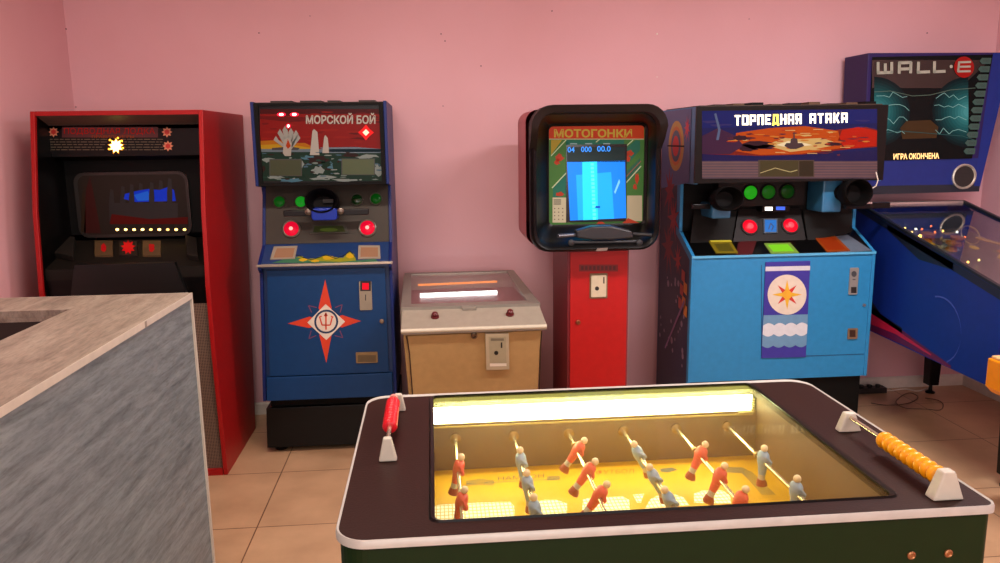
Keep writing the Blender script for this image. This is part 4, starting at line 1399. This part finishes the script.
for i in range(16):
    (y0_, z0_), (y1_, z1_) = pts[i], pts[i + 1]
    if z0_ > .51 and z1_ > .51 and y0_ > 3.1:
        mb.poly([S(y0_, z0_, 2), S(y1_, z1_, 2), S(y1_, z1_ + .008, 2), S(y0_, z0_ + .008, 2)], C(60, 80, 170, .4))
mb.build('side_panel', Pn)
mb = MB(); mb.side(tb, cx1 - .02, cx1, PB); mb.build('side_panel', Pn)
mb = MB()
mb.box((cx0 + .021, 3.06, .60), (cx1 - .021, 3.085, .90), PB)
mb.prism([(cx0 + .021, 3.125, .505), (cx0 + .021, 4.395, .53), (cx0 + .021, 4.395, .56), (cx0 + .021, 3.125, .53)], (cx1 - cx0 - .042, 0, 0), PB)
mb.box((cx0 + .021, 4.37, .56), (cx1 - .021, 4.395, 1.19), PB)
mb.build('body', Pn)
# rails and glass
mb = MB()
rail = C(30, 36, 44, .3, .4)
for x in (cx0 - .002, cx1 - .016):
    mb.prism([(x, 4.257, 1.199), (x, 3.07, .926), (x, 3.07, .94), (x, 4.257, 1.213)], (.018, 0, 0), rail)
mb.prism([(cx0 + .017, 4.257, 1.199), (cx0 + .017, 4.24, 1.196), (cx0 + .017, 4.24, 1.21), (cx0 + .017, 4.257, 1.214)], (cx1 - cx0 - .034, 0, 0), STEEL)
mb.build('glass_rail', Pn)
mb = MB(); mb.box((cx0 - .004, 3.03, .90), (cx1 + .004, 3.058, .945), STEEL); mb.build('lockdown_bar', Pn, .006)
mb = MB(); mb.prism([(cx0 + .017, 4.238, 1.1945), (cx0 + .017, 3.07, .926), (cx0 + .017, 3.07, .929), (cx0 + .017, 4.238, 1.1975)], (cx1 - cx0 - .034, 0, 0), glass_mat('playfield_glass', (.9, .93, .92, 1), glow=1.6)); mb.build('glass', Pn)
# playfield
pfA, pfB = Vector((0, 4.30, 1.075)), Vector((0, 3.09, .84))
pfn = Vector((0, -(pfA.z - pfB.z), (pfA.y - pfB.y))).normalized()
if pfn.z < 0: pfn = -pfn
def PF(x, y, h=0): return Vector((x, y, pfB.z + (pfA.z - pfB.z) * (y - pfB.y) / (pfA.y - pfB.y))) + pfn * h
mb = MB()
mb.prism([PF(cx0 + .021, 4.35), PF(cx0 + .021, 3.09), PF(cx1 - .021, 3.09), PF(cx1 - .021, 4.35)], -pfn * .012, C(96, 84, 92, .3))
rd = random.Random(5)
cols = [C(240, 180, 70, .4, em=.5), C(255, 150, 80, .4, em=.35), C(150, 110, 60, .4), C(180, 170, 130, .4), C(60, 90, 110, .4), C(130, 50, 40, .4), C(200, 196, 180, .4), C(90, 110, 60, .4), C(110, 90, 120, .4)]  # emission on some discs added to brighten the playfield
for i in range(46):
    x = rd.uniform(cx0 + .06, cx1 - .08); y = rd.uniform(3.15, 4.2); r = rd.uniform(.015, .05)
    n_ = rd.choice((4, 6, 12)); t0 = rd.random() * 3
    mb.poly([PF(x + r * math.cos(t0 + 2 * math.pi * k / n_), y + r * 1.3 * math.sin(t0 + 2 * math.pi * k / n_), .0005 + .0004 * i / 4) for k in range(n_)], rd.choice(cols))
mb.build('playfield', Pn)
mb = MB()
mb.prism([PF(2.74, 3.46), PF(2.74, 3.34), PF(3.035, 3.30), PF(3.035, 3.52), PF(2.90, 3.50)], pfn * .03, C(206, 206, 150, .4))
mb.prism([PF(2.88, 3.72), PF(2.88, 3.62), PF(3.03, 3.60), PF(3.03, 3.70)], pfn * .02, C(220, 180, 90, .4))
mb.build('lower_apron', Pn, .003)
mb = MB()
mb.prism([PF(cx0 + .03, 4.20), PF(cx0 + .03, 4.24), PF(cx1 - .03, 4.24), PF(cx1 - .03, 4.20)], pfn * .085, C(22, 54, 76, .3))
mb.build('rear_apron', Pn)
for (x, y) in ((2.68, 4.0), (2.80, 3.93), (2.72, 3.85)):
    mb = MB()
    mb.lathe(PF(x, y), pfn, [(0, .03), (.02, .022), (.03, .022), (.036, .034), (.046, .036), (.05, .02), (.052, .001)], C(196, 120, 40, .3), 18)
    mb.build('bumper', Pn, smooth=True)
mb = MB()
ringc = PF(2.87, 3.93, .055)
mb.tube([ringc + Vector((.05 * math.cos(t), .05 * math.sin(t) * .6, .045 * math.sin(t))) for t in [2 * math.pi * i / 24 for i in range(25)]], .003, C(220, 196, 150, .3, .7), 8)
mb.tube([PF(2.88, 3.9, .05), PF(2.94, 3.8, .045), PF(2.98, 3.68, .03), PF(2.985, 3.5, .02)], .006, C(226, 190, 120, .25, .8), 8)
mb.tube([PF(2.90, 3.9, .05), PF(2.96, 3.8, .045), PF(3.0, 3.68, .03), PF(3.005, 3.5, .02)], .004, C(226, 190, 120, .25, .8), 8)
mb.build('wire_ramp', Pn, smooth=True)
lampc = [C(255, 190, 90, .4, em=7), C(255, 240, 210, .4, em=8), C(255, 120, 50, .4, em=5), C(255, 214, 120, .4, em=4)]
for i, (px, py) in enumerate(((905, 228), (916, 229), (922, 229), (912, 232), (920, 236), (928, 237), (935, 232), (900, 226), (943, 231), (957, 232), (965, 237), (979, 260), (968, 262), (917, 224), (931, 226))):
    p = hit(px, py, PF(2.7, 3.8, .02), pfn)
    mb = MB(); mb.ball(p, .006 if i not in (4, 5) else .010, lampc[i % 4], seg=8, rings=6); mb.build('playfield_lamp', Pn)
# legs
for x, y in ((cx0 + .165, 3.13), (cx1 - .035, 3.10), (cx0 + .05, 4.35), (3.07, 4.42)):
    w = .043
    zt = .56 if y < 4 else .60
    mb = MB()
    mb.loft([[Vector((x - w * .75, y - w * .75, .055)), Vector((x + w * .75, y - w * .75, .055)), Vector((x + w * .75, y + w * .75, .055)), Vector((x - w * .75, y + w * .75, .055))],
             [Vector((x - w, y - w, zt)), Vector((x + w, y - w, zt)), Vector((x + w, y + w, zt)), Vector((x - w, y + w, zt))]], BLACK)
    leg = mb.build('leg', Pn, .004)
    mb = MB(); mb.lathe((x, y, 0), (0, 0, 1), [(0, .028), (.008, .028), (.016, .012), (.055, .009)], BLACK, 14); mb.build('leveling_foot', leg, smooth=True)

# ================================================================== table football machine
Tb = thing('table_football_machine', 'glass-topped table football machine with dark brown top and green front, in the foreground', 'table football', (.46, 1.8, 0))
fx0, fx1, fy0, fy1, fz = -.203, 1.13, 1.387, 2.232, .85
BR = C(44, 23, 19, .45, bump=.2, scale=160, spec=.14)
GR = C(14, 38, 6, .5, spec=.25)
TR_ = C(196, 196, 188, .4, .2)
wx0, wx1, wy0, wy1 = -.012, .945, 1.447, 2.215
R4 = lambda d: (.062 + d, .062 + d, .062 + d, .022 + d)
R_ = 0
outer = rrect(fx0, fy0, fx1, fy1, R4(0), 8)
inner = rrect(wx0, wy0, wx1, wy1, .018, 8)
mb = MB()
loopA = [Vector((x, y, fz)) for x, y in outer]; loopB = [Vector((x, y, fz)) for x, y in inner]
lB2 = [Vector((x, y, fz - .018)) for x, y in inner]; lA2 = [Vector((x, y, fz - .018)) for x, y in outer]
mb.loft([loopB, loopA, lA2, lB2, loopB], BR, False, False)
mb.build('tabletop', Tb)
mb = MB()
o1 = rrect(fx0 - .004, fy0 - .006, fx1 + .004, fy1 + .008, R4(.004), 8)
mb.loft([[Vector((x, y, fz + .0005)) for x, y in rrect(fx0 + .002, fy0 + .003, fx1 - .001, fy1 - .008, R4(-.002), 8)], [Vector((x, y, fz + .003)) for x, y in rrect(fx0 - .002, fy0 - .003, fx1 + .002, fy1 + .005, R4(.002), 8)], [Vector((x, y, fz - .002)) for x, y in o1], [Vector((x, y, fz - .014)) for x, y in o1], [Vector((x, y, fz - .016)) for x, y in outer], [Vector((x, y, fz + .0005)) for x, y in rrect(fx0 + .002, fy0 + .003, fx1 - .001, fy1 - .008, R4(-.002), 8)]], TR_, False, False)
mb.build('edge_trim', Tb, smooth=True)
mb = MB()
i1 = rrect(wx0 - .012, wy0 - .004, wx1 + .016, wy1 + .002, .022, 8)
mb.loft([[Vector((x, y, fz)) for x, y in i1], [Vector((x, y, fz + .005)) for x, y in rrect(wx0 - .008, wy0 - .002, wx1 + .012, wy1, .02, 8)], [Vector((x, y, fz + .004)) for x, y in inner], [Vector((x, y, fz - .004)) for x, y in inner]], BLACK, False, False)
mb.build('window_gasket', Tb, smooth=True)
# hull with a well
hx0, hx1, hy0, hy1 = fx0 + .004, fx1 - .004, fy0 + .004, fy1 - .004
zt_, zl = fz - .018, .30
mb = MB()
body_o = rrect(hx0, hy0, hx1, hy1, R4(-.004), 8)
well = rrect(wx0 - .006, wy0 - .043, wx1 + .008, wy1 + .004, .004, 8)
mb.loft([[Vector((x, y, zl)) for x, y in body_o], [Vector((x, y, zt_)) for x, y in body_o], [Vector((x, y, zt_)) for x, y in well]], GR, True, False)
mb.build('body', Tb, smooth=False)
WD = C(108, 86, 70, .5, spec=.3)
mb = MB()
wz = .645
wy1l = 2.155
fr_ = [(wx0 - .005, wy0 - .042), (wx1 + .006, wy0 - .042), (wx1 + .006, wy1l), (wx0 - .005, wy1l)]
for i in range(4):
    (x0_, y0_), (x1_, y1_) = fr_[i], fr_[(i + 1) % 4]
    mb.poly([(x0_, y0_, wz - .01), (x1_, y1_, wz - .01), (x1_, y1_, zt_ - (.045 if i == 2 else 0)), (x0_, y0_, zt_ - (.045 if i == 2 else 0))], WD)
mb.poly([(wx0 - .005, wy1l, zt_ - .045), (wx1 + .006, wy1l, zt_ - .045), (wx1 + .006, wy1 + .003, zt_ - .045), (wx0 - .005, wy1 + .003, zt_ - .045)], WD)
mb.build('well_wall', Tb)
# field
mb = MB()
YE = C(236, 184, 24, .5)
mb.box((wx0 - .004, wy0 - .041, wz - .009), (wx1 + .005, wy1l - .001, wz), YE)
a = Art(mb, (0, 0, wz), (0, 0, 1)); a.step = .0005
bg = C(110, 116, 96, .5); bs_ = C(168, 138, 44, .5)
for i in range(5):
    a.line([(466, 481.5 + i * 1.0), (480, 479.5 + i * 1.2), (494, 481 + i * 1.0)], .5, bg, 1)
    a.line([(547, 477 + i * .8), (560, 476.4 + i * .8)], .5, bg, 1)
a.line([(466, 484), (520, 481), (560, 479)], .5, bg, 1)
a.text('НАМПОН', 498, 477, 544, 481, C(120, 106, 80, .5), 2, .0, -3)
a.text('ФУТБОЛ', 596, 470.5, 634, 475, C(216, 110, 30, .5), 2, .0, -1.5)
a.poly([(660, 469), (672, 467.6), (678, 470), (668, 472.6), (661, 472)], bg, 1)
for i in range(6):
    a.line([(728 - i * .5, 467.5 + i * .9), (742, 468 + i * 1.0), (752 - i * .6, 473 + i * 1.3), (763 + (5 - i) * 2.4, 495)], .9, C(140, 124, 80, .5), 1)
MESH = grid_mat('printed_mesh', (255, 250, 214), (214, 190, 96), (.0105, .018), .24, (0, 1), rough=.5, em=.55)  # print given emission so that it looks brightly lit
for pts in ([(431, 522), (431, 507), (440, 505), (478, 503), (510, 502), (514, 506), (515, 517)],
            [(529, 516), (530, 504), (545, 500), (556, 500), (567, 504), (567, 514)],
            [(582, 513), (583, 500), (590, 498), (622, 496.5), (629, 500), (630, 510)],
            [(633, 495), (644, 494), (641, 503), (637, 503)],
            [(645, 509), (650, 500), (656, 496.5), (674, 494.5), (684, 498), (690, 506)],
            [(694, 503), (694, 494), (702, 491), (722, 490.5), (730, 496), (731, 504)]):
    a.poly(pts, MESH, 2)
mb.build('field', Tb)
# lamp : louvred diffuser along the back of the well
LAMPM = grid_mat('lamp_louvre', (255, 246, 206), (236, 224, 160), (.012, .012), .16, (0, 2), em=5.0)
LE = C(255, 246, 206, .5, em=5.0)
zlb = .779
mb = MB()
mb.box((wx0 + .0, 2.158, zlb), (.938, 2.166, zt_ + .002), C(250, 246, 178, .5, em=24))
for i in range(6):
    z = zlb + .004 + i * .0075
    mb.box((.895, 2.150, z), (.944, 2.157, z + .0022), C(226, 214, 150, .5))
mb.box((wx0, 2.150, zlb - .003), (.94, 2.157, zlb + .001), C(180, 160, 90, .5))
mb.build('lamp_diffuser', Tb)
RIBM = grid_mat('ribbed_strip', (140, 146, 64), (92, 96, 44), (.0085, None), .4, (0, 1), em=.5, rough=.4)  # emission stands in for lamp light coming through the ribs
mb = MB(); mb.box((wx0 + .0, 2.166, fz - .006), (wx1 - .002, wy1 - .004, fz - .0035), RIBM); mb.build('ribbed_strip', Tb)
mb = MB(); mb.prism([(x, y, fz - .002) for x, y in rrect(wx0 + .0005, wy0 + .0005, wx1 - .0005, wy1 - .0005, .016, 6)], (0, 0, .003), glass_mat('table_glass', (.97, .97, .93, 1), lo=.02, glow=.14, lamp_haze=.10)); mb.build('window_glass', Tb)
# rods and players
def player(rod, x, y, z, ang, shirt, boots, sock):
    """small moulded figure clamped to the rod (rod along Y); ang swings the feet"""
    mb = MB()
    ca, sa = math.cos(ang), math.sin(ang)
    def W(px_, py_, pz_):            # local: px lateral along x(thickness), py along rod, pz up
        return Vector((x + px_ * ca + pz_ * sa, y + py_, z - px_ * sa + pz_ * ca))
    def ring(pz_, ry, rx, n=12, ox=0):
        rx *= 1.28; ry *= 1.2
        return [W(ox + rx * math.cos(t), ry * math.sin(t), pz_) for t in [2 * math.pi * i / n for i in range(n)]]
    # torso, hips, legs, boots
    mb.loft([ring(-.014, .011, .009), ring(-.006, .013, .011), ring(.006, .017, .012), ring(.018, .019, .011), ring(.024, .014, .009), ring(.028, .007, .006)], shirt)
    mb.loft([ring(-.036, .010, .007), ring(-.026, .011, .008), ring(-.0142, .0115, .009)], shirt)
    mb.loft([ring(-.050, .010, .0068), ring(-.0362, .010, .007)], sock)
    mb.loft([ring(-.072, .006, .009, ox=.003), ring(-.068, .0105, .0125, ox=.003), ring(-.058, .0115, .0105, ox=.002), ring(-.0502, .0105, .0075)], boots)
    for s in (-1, 1):                 # arms folded along the rod
        mb.loft([[W(.006 * math.cos(t), s * .017 + .0055 * math.sin(t), .018) for t in [2 * math.pi * i / 8 for i in range(8)]],
                 [W(.010 + .0055 * math.cos(t), s * .022 + .0055 * math.sin(t), .006) for t in [2 * math.pi * i / 8 for i in range(8)]],
                 [W(.012 + .005 * math.cos(t), s * .016 + .005 * math.sin(t), -.006) for t in [2 * math.pi * i / 8 for i in range(8)]]], shirt)
    mb.ball(W(0, 0, .036), .0098, C(236, 218, 184, .45), seg=12, rings=8)
    return mb.build('player', rod, smooth=True)
RS = C(220, 70, 60, .4); RB = C(150, 40, 34, .4); BS = C(130, 166, 200, .4); BBt = C(150, 60, 50, .4); SO = C(186, 184, 172, .5)
CH = C(226, 216, 190, .22, .85)
rods = [(.049, [(1.935, 0), (1.74, 0)], 0.25, 'r'), (.219, [(1.96, 0), (1.815, 0), (1.68, 0)], -.08, 'b'), (.382, [(2.022, 0), (1.878, 0), (1.741, 0)], .62, 'r'),
        (.545, [(1.972, 0), (1.82, 0), (1.69, 0)], -.42, 'b'), (.706, [(1.947, 0), (1.805, 0), (1.67, 0)], .42, 'r'), (.862, [(1.895, 0), (1.705, 0)], .05, 'b')]
rz = .742
for x, pls, ang, tm in rods:
    mb = MB()
    mb.cyl((x, wy0 - .041, rz), (x, 2.1545, rz), .0052, CH, 12)
    mb.lathe((x, 2.1545, rz), (0, -1, 0), [(0, .015), (.006, .015), (.009, .009), (.012, .006)], C(150, 120, 70, .35, .6), 18)
    y0_ = pls[0][0] + .035
    mb.lathe((x, y0_, rz), (0, 1, 0), [(0, .0085), (.012, .0085)], C(150, 124, 80, .35, .7), 14)
    rod = mb.build('rod', Tb, smooth=True)
    rod['_o'] = Tb['_o']
    for y, _ in pls:
        # local swing: feet toward -x side
        player(rod, x, y, rz, ang, RS if tm == 'r' else BS, RB if tm == 'r' else BBt, SO)
# handles on top
def wedge(parent, x, y, wb, wt, h, d):
    mb = MB()
    mb.loft([[Vector((x - wb, y - d, fz + .0005)), Vector((x + wb, y - d, fz + .0005)), Vector((x + wb, y + d, fz + .0005)), Vector((x - wb, y + d, fz + .0005))],
             [Vector((x - wt, y - d * .8, fz + h)), Vector((x + wt, y - d * .8, fz + h)), Vector((x + wt, y + d * .8, fz + h)), Vector((x - wt, y + d * .8, fz + h))]], C(196, 192, 176, .45))
    return mb.build('handle_stand', parent, .004)
def grip(parent, a_, b_, r0, r1, k, m):
    a_, b_ = Vector(a_), Vector(b_)
    Ln = (b_ - a_).length
    prof = [(0, r0 * .8)]
    for i in range(k):
        t = Ln * i / k
        prof += [(t + Ln / k * .02, r0), (t + Ln / k * .2, r0 * .3 + r1 * .7), (t + Ln / k * .5, r1), (t + Ln / k * .8, r0 * .3 + r1 * .7), (t + Ln / k * .98, r0)]
    prof += [(Ln, r0 * .8)]
    mb = MB(); mb.lathe(a_, b_ - a_, prof, m, 24)
    return mb.build('handle_grip', parent, smooth=True)
lx = -.121
wedge(Tb, lx, 1.765, .022, .0095, .058, .011)
wedge(Tb, lx + .012, 2.11, .020, .010, .050, .010)
mb = MB(); mb.cyl((lx, 1.76, .893), (lx, 2.115, .892), .0055, CH, 12); mb.lathe((lx, 2.085, .892), (0, 1, 0), [(0, .011), (.012, .012), (.018, .009)], C(220, 150, 140, .4), 14); mb.build('handle_shaft', Tb, smooth=True)
grip(Tb, (lx, 1.87, .892), (lx, 2.06, .892), .0125, .019, 10, C(214, 20, 36, .3))
rx = 1.047
wedge(Tb, rx, 1.815, .030, .013, .050, .013)
wedge(Tb, rx, 1.433, .034, .013, .062, .016)
mb = MB(); mb.cyl((rx, 1.81, .888), (rx, 1.44, .888), .0055, CH, 12); mb.build('handle_shaft', Tb, smooth=True)
grip(Tb, (rx, 1.665, .888), (rx, 1.452, .888), .0135, .021, 9, C(238, 162, 10, .32))
for px, py in ((911, 555), (948, 553)):
    p = onY(px, py, hy0)
    mb = MB(); mb.lathe(p, (0, -1, 0), [(0, .009), (.003, .009), (.005, .006), (.003, .004), (.003, .0005)], C(170, 120, 80, .3, .8), 14); mb.build('screw', Tb)
for x in (hx0 + .07, hx1 - .07):
    for y in (hy0 + .07, hy1 - .07):
        mb = MB(); mb.loft([[Vector((x + sx * .03, y + sy * .03, 0)) for sx, sy in ((-1, -1), (1, -1), (1, 1), (-1, 1))], [Vector((x + sx * .04, y + sy * .04, zl - .0005)) for sx, sy in ((-1, -1), (1, -1), (1, 1), (-1, 1))]], MATTE); mb.build('leg', Tb, .004)

# ================================================================== reception counter
Cn = thing('reception_counter', 'grey wood-grain counter with white edging and an open top, at the left', 'counter', (-1.3, 1.6, 0))
k0x, k1x, k0y, k1y, kz = -1.90, -.817, .55, 2.665, 1.10
WT_ = wood_mat('oak_top', (120, 108, 95), (148, 136, 121), (164, 153, 138), (0, 0, .0), (5, .9, 3), .5)
WG = wood_mat('grey_oak', (100, 112, 116), (128, 140, 143), (144, 155, 157), (math.radians(-38), 0, 0), (3, .8, 5.5), .5)
EDG = C(206, 198, 182, .4)
Cn.rotation_euler = (0, 0, 0)
hx, hy = -1.112, 2.445
WARP[0] = lambda p: Vector((p.x - .0235 * (2.665 - p.y), p.y, p.z))
mb = MB()
# ring-shaped top (right and back arms)
mb.prism([(k1x, k0y, kz - .02), (k1x, k1y, kz - .02), (k0x, k1y, kz - .02), (k0x, hy, kz - .02), (hx, hy, kz - .02), (hx, k0y, kz - .02)], (0, 0, .02), WT_)
mb.build('counter_top', Cn)
mb = MB()
mb.box((k1x + .0005, k0y, kz - .019), (k1x + .0025, k1y, kz + .0005), EDG)
mb.box((k1x - .012, k1y + .0005, 0.0), (k1x + .0025, k1y + .002, kz), EDG)
mb.box((k1x - .0035, k1y - .011, 0.0), (k1x + .003, k1y + .0005, kz - .0195), EDG)
mb.box((k0x, k1y + .0005, kz - .029), (k1x - .012, k1y + .0022, kz + .0005), EDG)
mb.build('edge_band', Cn)
mb = MB()
mb.box((k1x + .0026, 2.245, kz - .019), (k1x + .0034, 2.258, kz - .001), C(150, 140, 126, .5)); mb.build('edge_joint', Cn)
mb = MB()
mb.box((k1x - .022, k0y, 0), (k1x - .0036, k1y - .0005, kz - .0205), WG)
mb.build('front_panel', Cn)
mb = MB(); mb.box((k0x, k1y - .022, 0), (k1x - .023, k1y - .0005, kz - .0205), WG); mb.build('end_panel', Cn)
mb = MB(); mb.box((k0x, k0y, .70), (k1x - .023, k1y - .023, .72), C(60, 40, 30, .5)); mb.build('shelf', Cn)
mb = MB(); mb.box((k0x, hy, kz - .035), (hx, hy + .018, kz - .0205), WT_); mb.box((k0x, hy + .004, .721), (hx, hy + .016, kz - .036), C(40, 26, 18, .6)); mb.build('inner_rail', Cn)

WARP[0] = None
# ================================================================== orange game table at the right edge
O = thing('game_table', 'bright orange game box, only its corner showing at the right edge', 'game table', (2.6, 2.55, 0))
ORG = C(228, 142, 6, .4)
mb = MB(); mb.loft([[Vector(p) for p in ((2.27, 2.2, .545), (3.0, 2.2, .545), (3.0, 2.89, .545), (2.27, 2.89, .545))], [Vector(p) for p in ((2.253, 2.18, .57), (3.02, 2.18, .57), (3.02, 2.905, .57), (2.253, 2.905, .57))], [Vector(p) for p in ((2.253, 2.18, .688), (3.02, 2.18, .688), (3.02, 2.905, .688), (2.253, 2.905, .688))]], ORG)
mb.build('body', O, .006)
mb = MB(); mb.box((2.262, 2.19, .6885), (3.01, 2.895, .70), C(230, 186, 120, .4)); mb.build('tabletop', O, .003)
for x in (2.42, 2.95):
    for y in (2.26, 2.78):
        mb = MB(); mb.box((x - .03, y - .03, 0), (x + .03, y + .03, .5445), MATTE); mb.build('leg', O, .004)

# ================================================================== cables on the floor
def cable(name, pts, r, m, label, grp=None):
    P_ = [onZ(x, y, r) for x, y in pts]
    out = []
    for i in range(len(P_) - 1):
        p0 = P_[max(i - 1, 0)]; p1 = P_[i]; p2 = P_[i + 1]; p3 = P_[min(i + 2, len(P_) - 1)]
        for k in range(6):
            t = k / 6
            out.append(.5 * ((2 * p1) + (p2 - p0) * t + (2 * p0 - 5 * p1 + 4 * p2 - p3) * t * t + (3 * p1 - p0 - 3 * p2 + p3) * t ** 3))
    out.append(P_[-1])
    mb = MB(); mb.tube(out, r, m, 8)
    return tag(mb.build(name, None, smooth=True), label, 'cable')
cable('power_cable', [(871, 403), (884, 405), (898, 405), (912, 402), (918, 397), (911, 393), (903, 395), (896, 402), (905, 408), (925, 409), (940, 410), (943, 404), (937, 400), (925, 398)], .0026, C(96, 70, 60, .5), 'dark brown power cable looped on the tiles between the blue cabinet and pinball machine')
cable('extension_cable', [(872, 390), (890, 390.5), (905, 389), (918, 391), (930, 387.5)], .004, C(214, 204, 190, .5), 'pale cable lying along the foot of the back wall')
mb = MB()
mb.box((2.56, 4.44, 0), (2.80, 4.50, .035), C(30, 26, 24, .5))
for i in range(4):
    mb.cyl((2.59 + i * .055, 4.47, .0351), (2.59 + i * .055, 4.47, .05), .016, C(16, 14, 14, .5), 14)
tag(mb.build('power_strip', None, .004), 'black power strip on the floor against the back wall', 'power strip')

# ================================================================== light
def area(name, loc, rot, sx, sy, power, col, spread=None):
    l = bpy.data.lights.new(name, 'AREA')
    l.shape = 'RECTANGLE'
    l.size, l.size_y = sx, sy
    l.energy = power
    l.color = col
    if spread: l.spread = spread
    o = bpy.data.objects.new(name, l)
    o.location = loc
    o.rotation_euler = rot
    COL.objects.link(o)
    return o
area('window_daylight', ((WX0 + WX1) / 2, YF - .12, (WZ0 + WZ1) / 2), (math.radians(90), 0, math.radians(0)), WX1 - WX0, WZ1 - WZ0, 95, (1.0, .95, .95))
for x, y, e, lab in ((-.6, -.4, 30, 'long white ceiling lamp, unseen behind the viewer, on the counter side'), (2.0, -.4, 30, 'long white ceiling lamp, unseen behind the viewer, on the pinball side'),
                 (-.4, 2.5, 34, 'long white ceiling lamp added out of view above the gap before the dark blue cabinet'), (2.0, 2.5, 56, 'long white ceiling lamp added out of view above the gap before the light blue cabinet')):
    CL = thing('unseen_ceiling_lamp', lab, 'lamp', (x, y, HC - .06), 'unseen ceiling lamps')  # unseen lamps; the forward pair added to brighten the back wall
    mb = MB(); mb.box((x - .6, y - .09, HC - .05), (x + .6, y + .09, HC - .001), WHITE); mb.build('housing', CL, .004)
    mb = MB(); mb.box((x - .58, y - .075, HC - .06), (x + .58, y + .075, HC - .0505), C(255, 240, 222, .5, em=2.0)); mb.build('diffuser', CL)
    area('unseen_lamp_light', (x, y, HC - .07), (0, 0, 0), 1.1, .15, e, (1.0, .84, .74) if x < 0 else (1.0, .92, .93))
w = bpy.data.worlds.new('world')
scene.world = w
w.use_nodes = True
bg_ = w.node_tree.nodes['Background']
sky = w.node_tree.nodes.new('ShaderNodeTexSky')
try:
    sky.sky_type = 'HOSEK_WILKIE'
except Exception:
    pass
w.node_tree.links.new(sky.outputs[0], bg_.inputs['Color'])
bg_.inputs['Strength'].default_value = 0.4

# tidy helper properties
for o in bpy.data.objects:
    if '_o' in o:
        del o['_o']

scene.view_settings.view_transform = 'Standard'
scene.view_settings.look = 'None'
scene.view_settings.gamma = 1
scene.view_settings.use_curve_mapping = False
scene.view_settings.exposure = 0.0
scene.cycles.use_denoising = True
scene.cycles.max_bounces = 8
scene.cycles.sample_clamp_indirect = 6
